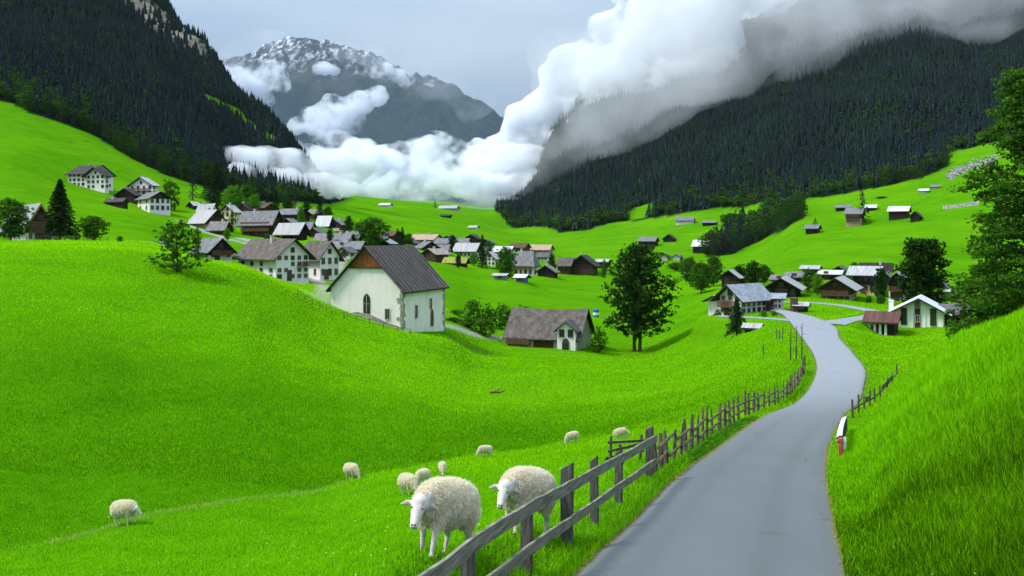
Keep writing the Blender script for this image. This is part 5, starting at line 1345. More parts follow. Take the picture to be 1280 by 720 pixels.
G1 = 'trees above the left village'; G2 = 'trees among the village houses'; G3 = 'trees around the right hamlet'; G4 = 'shrubs behind the chapel'
for a in (
 ('broad', 14, 142, 249, 46, 'round leafy tree hiding the left half of the brown farmhouse', G2),
 ('broad', 117, 150, 270, 34, 'low twin crowned tree at the end of the path right of the big dark spruce', G2),
 ('bush', 150, 152, 295, 10, 'small clipped shrub on the crest right of the low twin crowned tree', None),
 ('farspruce', 241, 385, 204, 12, 'slim spruce alone on the slope above the hill houses', G1),
 ('bush', 213, 340, 226, 24, 'round bush beside the hill houses', None),
 ('spruce', 271, 370, 203, 26, 'tall black spruce towering over the top of the village', G1),
 ('spruce', 262, 400, 222, 20, 'shorter spruce just left of the tall black spruce', G1),
 ('bright', 291, 350, 232, 30, 'bright green round tree right of the tall black spruce', G1),
 ('broad', 308, 370, 231, 24, 'mid green tree right of the bright round tree', G1),
 ('bright', 317, 345, 243, 18, 'small bright green tree at the village top', G1),
 ('farspruce', 320, 420, 230, 9, 'thin spruce above the small bright tree', G1),
 ('farspruce', 333, 410, 240, 10, 'stubby spruce left of the tall central spruce', G1),
 ('spruce', 345, 360, 237, 13, 'tall central spruce above the dark timber house', G1),
 ('farspruce', 354, 380, 244, 11, 'spruce just right of the tall central spruce', G1),
 ('dark', 360, 375, 248, 17, 'dark leafy tree above the dark timber house', G1),
 ('farspruce', 369, 370, 244, 11, 'pointed spruce right of the dark leafy tree', G1),
 ('bright', 376, 320, 258, 10, 'slender bright green tree by the pinkish house', G2),
 ('dark', 383, 400, 252, 14, 'dark low tree behind the pinkish house', G1),
 ('spruce', 400, 345, 249, 13, 'dark pointed spruce above the white roofed shed', G1),
 ('broad', 410, 340, 258, 13, 'green tree leaning on the dark pointed spruce', G1),
 ('dark', 436, 325, 270, 13, 'dark tree right of the narrow brown chalet', G2),
 ('broad', 467, 285, 272, 38, 'large round tree left of the chapel roof', G2),
 ('broad', 449, 290, 278, 18, 'smaller tree on the left side of the large round tree', G2),
 ('spruce', 497, 330, 285, 10, 'left of two dark spruces above the chapel roof', G2),
 ('spruce', 503, 335, 283, 11, 'right of two dark spruces above the chapel roof', G2),
 ('farspruce', 544, 1000, 251, 5, 'lone dark tree at the mist edge on the far meadow', G1),
 ('spruce', 603, 325, 292, 11, 'thin dark spruce in front of the white long roof', G2),
 ('broad', 633, 285, 309, 28, 'leafy tree left of the hipped white house', G2),
 ('bright', 592, 330, 316, 12, 'small bright tree in the village centre', G2),
 ('dark', 573, 305, 318, 9, 'tiny dark tree by the mossy shed', G2),
 ('farspruce', 708, 350, 322, 5, 'thin spruce at the left wing of the dark red chalet', G2),
 ('dark', 710, 790, 286, 8, 'lone dark tree under the forest tip', G2),
 ('bush', 755, 335, 325, 9, 'small bush right of the dark red chalet', None),
 ('bush', 748, 160, 412, 26, 'shrub squeezed between the stone farmhouse and the maple', None),
 ('bush', 290, 300, 263, 7, 'orange tinged shrub by the cream house', None),
 ('bush', 247, 192, 284, 9, 'small round tree behind the small grey roofed house', None),
 ('bush', 592, 180, 375, 24, 'taller round shrub in the hedge behind the chapel', G4),
 ('bush', 571, 180, 387, 21, 'low shrub at the left end of the hedge behind the chapel', G4),
 ('bush', 610, 182, 383, 25, 'wide shrub in the middle of the hedge behind the chapel', G4),
 ('bush', 628, 182, 381, 23, 'upright shrub in the hedge near the stone farmhouse', G4),
 ('bush', 642, 184, 386, 22, 'last shrub but one of the hedge towards the farmhouse', G4),
 ('bush', 655, 186, 384, 25, 'round shrub of the hedge touching the farmhouse roof', G4),
 ('bush', 585, 168, 397, 33, 'flat spreading shrub below the hedge behind the chapel', G4),
 ('bush', 606, 167, 399, 31, 'second flat shrub below the hedge behind the chapel', G4),
 ('bush', 567, 166, 399, 25, 'small flat shrub at the chapel corner', G4),
 ('broad', 877, 240, 328, 34, 'round tree left of the dark house behind the inn', G3),
 ('broad', 862, 290, 322, 26, 'pale green tree between the maple and the hamlet', G3),
 ('broad', 892, 260, 320, 24, 'tall leafy tree behind the left end of the inn', G3),
 ('farspruce', 852, 400, 318, 11, 'small spruce near the white bungalow', G3),
 ('broad', 845, 380, 328, 24, 'leafy tree beside the white bungalow', G3),
 ('dark', 925, 215, 332, 24, 'dark leafy tree behind the inn roof', G3),
 ('dark', 941, 220, 327, 28, 'widest dark tree behind the inn roof', G3),
 ('broad', 955, 225, 331, 20, 'mid green tree above the black barn', G3),
 ('red', 966, 222, 341, 11, 'small copper coloured tree above the black barn', G3),
 ('broad', 1010, 200, 336, 18, 'upright green tree right of the black barn', G3),
 ('bright', 1022, 195, 342, 16, 'brighter green tree beside the weathered brown chalet', G3),
 ('dark', 1101, 185, 335, 20, 'dark tree between the tall chalet and the arched white house', G3),
 ('broad', 1068, 245, 328, 13, 'small tree above the hamlet roofs', G3),
 ('bush', 1100, 182, 368, 12, 'bush under the dark tree by the arched white house', G3),
 ('bush', 1086, 184, 370, 12, 'bush at the foot of the tall chalet', G3),
 ('bush', 898, 140, 387, 14, 'bush at the left corner of the inn', G3),
 ('bush', 955, 136, 391, 12, 'low bush by the inn drive', G3),
 ('bush', 968, 134, 392, 10, 'bush on the verge between inn and road', G3),
 ('farspruce', 1078, 440, 238, 16, 'lone dark spruce beside the pinkish chalet on the right slope', G3),
 ('bush', 1102, 500, 255, 16, 'dark bush on the upper right meadow', None),
 ('farspruce', 1019, 430, 272, 9, 'small dark tree behind the lonely hut', None),
 ('broad', 511, 375, 292, 12, 'small leafy tree at the left end of the village centre', G2),
 ('dark', 566, 370, 294, 13, 'dark tree between the long grey barn and the white fronted house', G2),
 ('broad', 611, 400, 301, 13, 'leafy tree behind the small white village house', G2),
 ('broad', 664, 345, 312, 13, 'leafy tree behind the grey hipped roof', G2),
 ('dark', 690, 330, 318, 12, 'dark round tree between the black shed and the dark red chalet', G2),
 ('bright', 284, 262, 285, 9, 'small bright tree below the low brown shed', G2),
 ('broad', 334, 245, 292, 11, 'leafy tree rising behind the large white house', G2),
 ('dark', 412, 262, 287, 11, 'dark tree above the long flat grey roof', G2),
 ('broad', 1060, 215, 338, 12, 'leafy tree left of the tall chalet on the yellow base', G3),
 ('bush', 1215, 44, 398, 40, 'scrubby bush on the bank under the tall leafy tree', None),
 ('bush', 1193, 40, 410, 24, 'small weedy bush left of the scrubby bush on the bank', None),
 ('broad', 1240, 60, 330, 100, 'dense lower growth behind the tall leafy tree', None),
 ):
    put(a[0], a[1], a[2], a[3], a[4], a[5], a[6])
# forest edge trees, each its own
for i, (x, y, z, hh_, isb, sd) in enumerate(EDGE_TREES):
    kind = 'farbroad' if isb else 'farspruce'
    tm, cm_ = _cnt.choice(PROTO[kind])
    side = 'left' if sd == 101 else 'right'
    lab = f"{'round broadleaf tree' if isb else 'pointed dark spruce'} in the lowest rows of the {side} forest"
    root = empty('broadleaf_tree' if isb else 'spruce_tree', (x, y, z - .5), _cnt.random() * 6.28, lab, 'tree', f"{'broadleaf trees' if isb else 'spruces'} along the lower edge of the {side} forest")
    s = hh_ / 10; root.scale = (s, s, s)
    link('trunk', tm, root); link('crown', cm_, root)

# --- bare dead saplings by the road bend
rgt = random.Random(8)
for px, top, lab in ((988, 411, 'leftmost bare dead sapling by the road bend'), (995, 407, 'middle bare dead sapling by the road bend'), (1002, 404, 'tallest bare dead sapling, nearest the road bend')):
    Y = 78 + (px - 988) * .1; X = (px - 640) / F * Y; z = tz(X, Y); hh_ = (HOR - top) / F * Y - z
    mb = MB(); mb.tube((0, 0, -.4), (.05, 0, hh_), .07, .02, 6)
    for k in range(16):
        f = rgt.uniform(.25, .98); a = rgt.uniform(0, 6.28); L = rgt.uniform(.2, .75)
        mb.tube((0, 0, f * hh_), (math.cos(a) * L, math.sin(a) * L * .5, f * hh_ + rgt.uniform(-.1, .15)), .018, .006, 4)
    root = empty('dead_tree', (X, Y, z), 0, lab, 'tree', 'bare saplings by the road bend'); mb.build('trunk', M_BARK, root)
# ------------------------------------------------------------------ fences
M_WOODG = simple('weathered_grey_wood', (0.10, 0.095, 0.070), (0.27, 0.255, 0.20), 3.5, 0.85, 0.5, stretch=(1.0, 0.6, 9), detail=8, bd=0.015)
M_WOODD = simple('dark_post_wood', (0.05, 0.046, 0.045), (0.135, 0.12, 0.11), 6, 0.9, 0.6, stretch=(4, 4, 0.6), bd=0.02)
M_WOODB = simple('brown_pole_wood', (0.055, 0.040, 0.028), (0.17, 0.13, 0.09), 5, 0.9, 0.5, stretch=(3, 3, 0.6))
M_RED = simple('red_post_paint', (0.42, 0.06, 0.03), (0.62, 0.13, 0.07), 6, 0.6)
M_GALV = simple('pale_weathered_paint', (0.45, 0.50, 0.53), (0.72, 0.77, 0.80), 3, 0.6, 0.1)
def fence_x(Y, off): return float(road_at(np.array([Y]))[0][0]) - off
def solveY(px, off, lo=5, hi=90):
    for _ in range(50):
        m = (lo + hi) / 2
        if 640 + fence_x(m, off) / m * F < px: lo = m
        else: hi = m
    return m
root = empty('plank_fence', (fence_x(12, .45), 12, tz(fence_x(12, .45), 12)), 0, 'grey weathered plank fence with two rails beside the near road', 'fence')
def wplace(mb, nm, mat): 
    o = mb.build(nm, mat, root); o.location = -root.location; return o
PX = [(470, 1.0), (596, .88), (668, .90), (717, 1.24), (751, 1.2), (780, 1.1), (818, 1.25)]
PT = []
rf_ = random.Random(2)
for px, hh_ in PX:
    Y = solveY(px, .45); x = fence_x(Y, .45); z = tz(x, Y); PT.append((x, Y, z))
    mb = MB(); s = .085 if hh_ > 1.22 else .062
    M = Matrix.Translation((x - .10, Y + .06, z)) @ Matrix.Rotation(math.radians(-20 + rf_.uniform(-6, 6)), 4, 'Z') @ Matrix.Rotation(math.radians(rf_.uniform(-2.5, 2.5)), 4, 'X')
    # a squared post with a weather-worn slanting top
    P = [(-s, -s), (s, -s), (s, s), (-s, s)]
    b = len(mb.v); zs = [-.5, hh_ * .3, hh_ * .7, hh_]
    for zz in zs:
        j = rf_.uniform(.92, 1.06)
        for qx, qy in P: mb.v.append(tuple(M @ Vector((qx * j, qy * j, zz + (.05 * qx / s if zz == hh_ else 0)))))
    for l in range(3):
        for q in range(4): mb.f.append((b + 4 * l + q, b + 4 * l + (q + 1) % 4, b + 4 * l + 4 + (q + 1) % 4, b + 4 * l + 4 + q)); mb.m.append(0)
    mb.f.append((b + 12, b + 13, b + 14, b + 15)); mb.m.append(0)
    wplace(mb, 'post', M_WOODD)
def plank(z_off, hgt, thick, path, nm='rail'):
    mb = MB()
    n = len(path)
    for i in range(n):
        x, Y, z = path[i]
        j = rf_.uniform(-.012, .012)
        for dx, dz in ((0, -hgt / 2), (thick, -hgt / 2), (thick, hgt / 2), (0, hgt / 2)):
            mb.v.append((x + dx, Y, z + z_off + dz + j))
    for i in range(n - 1):
        for q in range(4): mb.f.append((4 * i + q, 4 * i + (q + 1) % 4, 4 * i + 4 + (q + 1) % 4, 4 * i + 4 + q)); mb.m.append(0)
    mb.f.append((0, 3, 2, 1)); mb.f.append((4 * n - 4, 4 * n - 3, 4 * n - 2, 4 * n - 1)); mb.m += [0, 0]
    return wplace(mb, nm, M_WOODG)
def interp_path(a, b, n=6, over=.12):
    return [tuple(a[k] + (b[k] - a[k]) * t for k in range(3)) for t in np.linspace(-over / 6, 1 + over / 6, n)]
spans = [(0, 1), (1, 2), (2, 3), (3, 6)]
for i, j in spans:
    plank(.98, .165, .045, interp_path(PT[i], PT[j]))
    plank(.46, .14, .045, interp_path(PT[i], PT[j]))
# rough pole fence on to the bend
root = empty('pole_fence', (fence_x(30, .9), 30, tz(fence_x(30, .9), 30)), 0, 'rustic pole fence of uneven stakes curving along the road to the bend', 'fence')
Y = 21.6; prev = []
while Y < 71:
    off = .55 + .4 * min(1, (Y - 21) / 12); x = fence_x(Y, off); z = tz(x, Y)
    hh_ = rf_.uniform(.86, 1.12) * (1.0 + .003 * Y); r = rf_.uniform(.045, .08)
    mb = MB(); tx, ty = rf_.uniform(-.06, .06), rf_.uniform(-.07, .07)
    mb.tube((x, Y, z - .4), (x + tx * .5, Y + ty * .5, z + hh_ * .55), r, r * .95, 6); mb.tube((x + tx * .5, Y + ty * .5, z + hh_ * .55 - .01), (x + tx, Y + ty, z + hh_), r * .95, r * .55, 6)
    wplace(mb, 'stake', M_WOODB if rf_.random() < .6 else M_WOODD)
    prev.append((x, Y, z, hh_)); Y += rf_.uniform(.75, 1.5) * (1 + (Y - 21) * .012)
for hgt in (.36, .74):
    i = 0
    while i < len(prev) - 1:
        j = min(len(prev) - 1, i + rf_.randint(2, 3)); a, b = prev[i], prev[j]
        mb = MB(); mb.tube((a[0] + .05, a[1] - .2, a[2] + hgt + rf_.uniform(-.06, .06)), (b[0] + .05, b[1] + .2, b[2] + hgt + rf_.uniform(-.05, .05)), .055, .045, 6)
        wplace(mb, 'rail', M_WOODB); i = j
# stakes by the bend
for i, (px, Y, hh_) in enumerate(((954, 88, 1.25), (970, 100, 1.2), (974, 99, 1.1), (978, 98, 1.3))):
    X = (px - 640) / F * Y; mb = MB(); mb.tube((0, 0, -.3), (.04, 0, hh_), .075, .05, 7); mb.tube((.04, 0, hh_ + .001), (.045, 0, hh_ + .04), .05, .02, 7)
    lab = 'single stake standing alone in the meadow left of the dead saplings' if i == 0 else 'stake beside the road in front of the inn drive'
    tag(mb.build('stake', M_WOODD, None, (X, Y, tz(X, Y))), lab, 'stake', None if i == 0 else 'stakes in front of the inn drive')
# tumbledown hurdle behind the plank fence
Y = 24.5; x = fence_x(Y, 1.9); root = empty('wooden_hurdle', (x, Y, tz(x, Y)), math.radians(25), 'tumbledown wooden hurdle leaning behind the plank fence', 'hurdle')
for dx, hh_, t in ((-.55, .8, .06), (-.1, .55, -.1), (.4, .75, .1)):
    mb = MB(); mb.tube((dx, 0, -.3), (dx + t, .05, hh_), .055, .04, 6); mb.build('post', M_WOODD, root)
for z0, z1, y in ((.62, .56, -.06), (.38, .5, -.07), (.15, .25, .07)):
    mb = MB(); mb.prism([(-.65, y, z0), (.6, y, z1), (.6, y, z1 + .07), (-.65, y, z0 + .07)], (0, .03, 0)); mb.build('board', M_WOODB, root)
# guard rail and red marker on the right verge
def rx(Y, off): return float(road_at(np.array([Y]))[1][0]) + off
Y = 26.4; x = rx(Y, .42)
mb = MB(); mb.box(-.05, -.045, -.3, .05, .045, .46); mb.box(-.058, -.055, .463, .058, .055, .58)
mk = empty('marker_post', (x, Y, tz(x, Y)), math.radians(-15), 'short red marker post at the right road edge', 'post'); mb.build('post', M_RED, mk)
mb = MB(); mb.box(.09, .05, .25, .17, .08, .6); mb.build('plate', M_WHITE, mk)
root = empty('guard_rail', (rx(28, .4), 28, tz(rx(28, .4), 28)), 0, 'weathered metal guard rail on wooden posts beyond the red marker', 'guard rail')
pts = []
for Y in np.linspace(27, 34, 6):
    x = rx(Y, .35); z = tz(x, Y) - .05; pts.append((x, Y, z))
    mb = MB(); mb.tube((x + .10, Y, z - .4), (x + .10, Y, z + .63), .065, .06, 7); wplace(mb, 'post', M_WOODD)
mb = MB()
for i, (x, Y, z) in enumerate(pts):
    for dx, dz in ((.0, .42), (-.05, .46), (-.04, .50), (.0, .52), (-.04, .55), (-.05, .60), (.03, .66), (.13, .67), (.13, .64), (.04, .42)):
        mb.v.append((x + dx, Y, z + dz))
for i in range(len(pts) - 1):
    for q in range(10): mb.f.append((10 * i + q, 10 * i + (q + 1) % 10, 10 * i + 10 + (q + 1) % 10, 10 * i + 10 + q)); mb.m.append(0)
wplace(mb, 'beam', M_GALV)
# the stake fence up the right bank
root = empty('pole_fence', (rx(44, 1.2), 44, tz(rx(44, 1.2), 44)), 0, 'short stake fence with a pale board climbing the right bank', 'fence')
prev = None
for i, (px, Y) in enumerate(((1066, 40), (1073, 42.5), (1080, 45), (1087, 46.5), (1094, 47.5), (1101, 48.5), (1108, 49.5), (1115, 50.5), (1122, 51.5))):
    x = (px - 640) / F * Y; z = tz(x, Y)
    mb = MB(); mb.tube((x, Y, z - .3), (x + rf_.uniform(-.08, .08), Y, z + rf_.uniform(.65, .95)), .06, .045, 6); wplace(mb, 'stake', M_WOODD)
    if prev:
        pale = i in (3, 6, 7)
        mb = MB(); a = prev; b = (x, Y, z)
        hz = .30 if pale else .08
        mb.prism([(a[0], a[1] - .08, a[2] + .35), (b[0], b[1] - .08, b[2] + .35), (b[0], b[1] - .08, b[2] + .35 + hz), (a[0], a[1] - .08, a[2] + .35 + hz)], (0, .04, 0)); wplace(mb, 'board', M_WOODG if pale else M_WOODB)
    prev = (x, Y, z)
# field fences near the chapel and the stone farmhouse
for pts_, lab in (([(372, 392, 117), (400, 397, 121), (430, 404, 124), (462, 412, 126), (497, 418, 128), (530, 420, 130)], 'low dark field fence running past the front of the chapel'),
                  ([(560, 421, 133), (590, 427, 140), (620, 431, 148)], 'short field fence between the chapel and the stone farmhouse'),
                  ([(20, 303, 140), (60, 303, 142), (105, 303, 146), (145, 304, 150)], 'long low fence along the farm path on the left crest')):
    P = []
    for a, b in zip(pts_[:-1], pts_[1:]):
        n = max(2, int(math.hypot((a[0] - b[0]) / F * a[2], a[2] - b[2]) / 1.6))
        for t in np.linspace(0, 1, n, endpoint=False): P.append((a[0] + (b[0] - a[0]) * t, a[2] + (b[2] - a[2]) * t))
    px0, Y0 = P[0]; X0 = (px0 - 640) / F * Y0
    root = empty('field_fence', (X0, Y0, tz(X0, Y0)), 0, lab, 'fence'); prev = None
    for px, Y in P:
        x = (px - 640) / F * Y; z = tz(x, Y)
        mb = MB(); mb.tube((x, Y, z - .3), (x + rf_.uniform(-.06, .06), Y, z + rf_.uniform(.7, 1.0)), .06, .05, 5); wplace(mb, 'stake', M_WOODD)
        if prev:
            mb = MB()
            for hz in (.35, .7): mb.tube((prev[0], prev[1], prev[2] + hz), (x, Y, z + hz), .035, .035, 4)
            wplace(mb, 'rail', M_WOODB)
        prev = (x, Y, z)
# grey rock slide and dry wall high on the right meadow
rs = np.random.default_rng(6); V_, F_ = [], []
ico = [Vector(v) for v in ((1,0,0),(-1,0,0),(0,1,0),(0,-1,0),(0,0,1),(0,0,-1))]; icf = [(0,2,4),(2,1,4),(1,3,4),(3,0,4),(2,0,5),(1,2,5),(3,1,5),(0,3,5)]
for k in range(260):
    t = rs.random(); px = 1183 + 62 * t + rs.normal() * 2; row = 221 - 24 * t + rs.normal() * (2.2 + 2 * t)
    g = ground(px, row, 300, 900)
    b = len(V_); s = rs.uniform(.5, 1.9)
    for v in ico: V_.append((g.x + v.x * s * rs.uniform(.7, 1.3), g.y + v.y * s, g.z + v.z * s * .6 * rs.uniform(.6, 1.3)))
    F_ += [tuple(b + i for i in f) for f in icf]
tag(link('rubble', np_mesh('rubble', np.array(V_), np.array(F_), [simple('grey_rock', (0.10, 0.10, 0.10), (0.27, 0.27, 0.27), .4)])), 'grey rock slide crossing the top of the right meadow', 'rubble', kind='stuff')
mb = MB(); gp = [ground(px, 262 - (px - 1180) * .12, 250, 800) for px in range(1180, 1228, 4)]
for a, b in zip(gp[:-1], gp[1:]):
    mb.prism([(a.x, a.y, a.z - 1), (b.x, b.y, b.z - 1), (b.x, b.y, b.z + rs.uniform(1.2, 2.0)), (a.x, a.y, a.z + rs.uniform(1.2, 2.0))], (0, 1.2, 0))
tag(mb.build('stone_wall', simple('dry_stone', (0.2, 0.2, 0.2), (0.5, 0.5, 0.49), .8)), 'pale dry stone wall high on the right meadow', 'wall')

# ------------------------------------------------------------------ sheep
M_SKIN = simple('sheep_face', (0.48, 0.44, 0.39), (0.74, 0.70, 0.64), 11, 0.7, 0.2)
M_WOOLB = simple('wool_under', (0.55, 0.45, 0.28), (0.82, 0.73, 0.54), 16, 0.95, 0.4)
M_HOOF = simple('hoof', (0.03, 0.025, 0.02), (0.07, 0.06, 0.05), 10, 0.6)
M_DARKSK = simple('dark_skin', (0.06, 0.045, 0.042), (0.14, 0.10, 0.095), 12, 0.6)
M_EARIN = simple('ear_inner', (0.34, 0.28, 0.24), (0.50, 0.42, 0.36), 14)
M_EYE, _t, _b = newmat('sheep_eye'); _b.inputs['Base Color'].default_value = (0.02, 0.014, 0.008, 1); _b.inputs['Roughness'].default_value = 0.15
M_WOOL = leafmat('wool', (0.74, 0.60, 0.36), (1.0, 0.95, 0.80), 0.55)
def sheep_body(pose, voxel):
    bm = bmesh.new()
    def ball(c, r, s=(1, 1, 1), R=None):
        M = Matrix.Translation(c) @ (R or Matrix.Identity(4)) @ Matrix.Diagonal((r * s[0], r * s[1], r * s[2], 1))
        bmesh.ops.create_icosphere(bm, subdivisions=3, radius=1.0, matrix=M)
    def chain(pts, n=7):
        for (a, ra), (b, rb) in zip(pts[:-1], pts[1:]):
            for t in np.linspace(0, 1, n):
                ball(Vector(a).lerp(Vector(b), t), ra + (rb - ra) * t)
    for x, z, r, sy in ((-.43, .60, .18, 1.0), (-.34, .605, .225, 1.02), (-.20, .60, .25, 1.04), (-.04, .59, .26, 1.05), (.12, .59, .255, 1.03), (.26, .60, .23, .98), (.37, .615, .19, .92)):
        ball(Vector((x, 0, z)), r, (1, sy, 1))
    if pose == 'walk': hd, tip, nk = Vector((.62, .0, .535)), Vector((.745, .0, .345)), Vector((.48, 0, .60))
    else: hd, tip, nk = Vector((.66, .02, .27)), Vector((.75, .02, .10)), Vector((.52, 0, .46))
    yaw = math.radians(26 if pose == 'walk' else 0); RY = Matrix.Rotation(yaw, 4, 'Z')
    tip = hd + RY @ (tip - hd)
    chain([((.36, 0, .61), .18), (tuple(nk), .135), (tuple(hd - (tip - hd) * .15), .095)])
    chain([(tuple(hd - (tip - hd) * .12), .082), (tuple(hd + (tip - hd) * .25), .080), (tuple(hd + (tip - hd) * .7), .060), (tuple(tip), .050)])
    for s in (-1, 1):
        e0 = hd + RY @ Vector((-.02, s * .07, .045)); e1 = e0 + RY @ Vector((-.03, s * .15, -.045))
        for t in np.linspace(0, 1, 8):
            ball(e0.lerp(e1, t), .040 * (1 - abs(t - .5) * 1.1), (.5, 1, .85), RY)
        st = .05 * s
        chain([((.28, s * .12, .48), .085), ((.29 + st, s * .125, .27), .042), ((.27 + st * 1.6, s * .125, .07), .027), ((.275 + st * 1.6, s * .125, .035), .032)])
        ball(Vector((.285 + st * 1.6, s * .125, .022)), .036, (1.15, .85, .7))
        chain([((-.36, s * .13, .52), .135), ((-.31 - st, s * .135, .38), .075), ((-.43 - st, s * .135, .235), .038), ((-.41 - st, s * .135, .06), .026), ((-.40 - st, s * .135, .035), .032)])
        ball(Vector((-.39 - st, s * .135, .022)), .036, (1.15, .85, .7))
    chain([((-.58, 0, .64), .05), ((-.63, 0, .50), .04)])
    me = bpy.data.meshes.new('sheep'); bm.to_mesh(me); bm.free()
    o = bpy.data.objects.new('tmp', me); COL.objects.link(o)
    md = o.modifiers.new('r', 'REMESH'); md.mode = 'VOXEL'; md.voxel_size = voxel
    s_ = o.modifiers.new('s', 'SMOOTH'); s_.iterations = 3; s_.factor = .5
    dg = bpy.context.evaluated_depsgraph_get(); dg.update()
    me2 = bpy.data.meshes.new_from_object(o.evaluated_get(dg)); bpy.data.objects.remove(o); bpy.data.meshes.remove(me)
    me2.name = 'sheep'; me2.materials.clear()
    for m in (M_SKIN, M_WOOLB, M_HOOF, M_DARKSK, M_EARIN): me2.materials.append(m)
    n = len(me2.polygons); c = np.empty(n * 3, np.float32); me2.polygons.foreach_get('center', c); c = c.reshape(-1, 3); nn = np.empty(n * 3, np.float32); me2.polygons.foreach_get('normal', nn); nn = nn.reshape(-1, 3); ar = np.empty(n, np.float32); me2.polygons.foreach_get('area', ar)
    ax = np.array((tip - hd).normalized()); along = (c - np.array(hd)) @ ax
    dn_ = np.array(RY @ Vector((1, 0, 0))); lat = np.array(RY @ Vector((0, 1, 0))); hl = (c - np.array(hd)) @ lat; hf = (c - np.array(hd)) @ dn_
    inhead = (np.linalg.norm(c - np.array(hd) - along[:, None] * ax, axis=1) < .13) & (along > -.035)
    ear = (np.abs(hl) > .072) & (hf > -.072) & (c[:, 2] > hd.z - .035)
    wool = (c[:, 2] > .33) & ~inhead & ~ear & (c[:, 0] < .60)
    if pose != 'walk': wool = ((c[:, 2] > .33) | ((c[:, 0] > .38) & (c[:, 0] < .62) & (c[:, 2] > .24) & (np.abs(c[:, 1]) < .15))) & ~inhead & ~ear
    mi = np.zeros(n, int); mi[wool] = 1; mi[c[:, 2] < .042] = 2
    
    q_ = np.array(tip) + .042 * dn_
    for sg in (-1, 1): mi[np.linalg.norm(c - (q_ + lat * sg * .018 + np.array((0, 0, .006))), axis=1) < .014] = 3
    mi[(np.abs((c - np.array(tip))[:, 2] + .018) < .006) & (np.linalg.norm(c - np.array(tip), axis=1) < .075) & inhead] = 3
    mi[ear & (np.abs(hl) > .125) & (nn @ dn_ > .6)] = 4
    me2.polygons.foreach_set('material_index', mi.astype(np.int32)); me2.polygons.foreach_set('use_smooth', [True] * n)
    return me2, (c[wool], nn[wool], ar[wool]), hd, tip
def fleece_mesh(wd, n, length, width, seed):
    c, nn, ar = wd; rg = np.random.default_rng(seed)
    k = rg.choice(len(c), n, p=ar / ar.sum()); P = c[k] + rg.normal(size=(n, 3)) * .006; Nn = nn[k]
    cl = np.clip(0.5 + 0.9 * noise3(P * 22, 5, 3), 0, 1)
    g = np.array([0, 0, -1.0]); d = Nn * .75 + g * .55 + rg.normal(size=(n, 3)) * .28; d -= np.array([.25, 0, 0]); d /= np.linalg.norm(d, axis=1)[:, None]
    s = np.cross(d, rg.normal(size=(n, 3)) * .5 + Nn); s /= np.linalg.norm(s, axis=1)[:, None]
    L = (length * rg.uniform(.6, 1.3, n) * (.7 + .5 * cl))[:, None]; Wd = (width * rg.uniform(.6, 1.3, n))[:, None]
    A = P - Nn * .006
    V = np.stack([A - s * Wd * .5, A + d * L * .55 - s * Wd * .55 + Nn * L * .15, A + d * L, A + d * L * .5 + s * Wd * .55 + Nn * L * .15], 1).reshape(-1, 3)
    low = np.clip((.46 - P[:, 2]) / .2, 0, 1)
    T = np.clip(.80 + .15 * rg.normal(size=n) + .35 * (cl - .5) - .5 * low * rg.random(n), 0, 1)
    return np_mesh('fleece', V, np.arange(4 * n).reshape(-1, 4), [M_WOOL], attrs=dict(tint=np.repeat(T, 4)))
SB = {}
for pose, vx in (('walk', .0115), ('graze', .018)):
    SB[pose] = sheep_body(pose, vx)
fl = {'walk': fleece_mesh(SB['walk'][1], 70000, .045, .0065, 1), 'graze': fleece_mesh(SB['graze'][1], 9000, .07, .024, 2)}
def eye_mesh():
    me = bpy.data.meshes.new('eye'); bm = bmesh.new(); bmesh.ops.create_uvsphere(bm, u_segments=10, v_segments=8, radius=.0125); bm.to_mesh(me); bm.free(); me.materials.append(M_EYE)
    me.polygons.foreach_set('use_smooth', [True] * len(me.polygons)); return me
EYE = eye_mesh()
def sheep(px, Y, head_deg, scale, pose, label, group=None):
    X = (px - 640) / F * Y; z = tz(X, Y)
    me, _, hd, tip = SB[pose]
    o = link('sheep', me, None, (X, Y, z - .02)); a = math.radians(head_deg); o.rotation_euler = (0, 0, a); o.scale = (scale * .86, scale * .88, scale)
    # stand on the slope
    dx, dy = math.cos(a) * .4 * scale, math.sin(a) * .4 * scale
    pitch = math.atan2(tz(X + dx, Y + dy) - tz(X - dx, Y - dy), .8 * scale)
    o.rotation_euler = (0, -pitch * .9, a)
    tag(o, label, 'sheep', group)
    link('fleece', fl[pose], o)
    ax = (tip - hd).normalized()
    RYp = Matrix.Rotation(math.radians(26 if pose == 'walk' else 0), 4, 'Z')
    for s in (-1, 1):
        e = link('eye', EYE, o); e.location = hd + ax * .045 + RYp @ Vector((.044, s * .062, .022))
    return o
GS = 'sheep grazing on the left meadow'
sheep(547, 10.4, -120, 1.06, 'walk', 'largest sheep, nearest, walking with lowered white face before the fence', GS)
sheep(650, 13.3, -125, 1.16, 'walk', 'second large sheep partly hidden by the plank fence', GS)
sheep(158, 30.5, -20, 1.02, 'walk', 'lone sheep at the far left, walking right', GS)
sheep(440, 42.3, -40, .86, 'graze', 'small sheep grazing between the lone left sheep and the pair', GS)
sheep(511, 35.2, -50, .98, 'graze', 'front sheep of the grazing pair behind the largest sheep', GS)
sheep(527, 39, -120, .84, 'graze', 'rear sheep of the grazing pair', GS)
sheep(553, 43, -85, .74, 'graze', 'small sheep seen head on, right of the pair', GS)
sheep(606, 50, 190, .76, 'graze', 'small sheep in the middle of the meadow facing left', GS)
sheep(716, 53, 200, .80, 'graze', 'distant sheep by the weeds, left of the farthest one', GS)
sheep(778, 49, 0, .74, 'graze', 'farthest sheep just above the hurdle by the fence', GS)

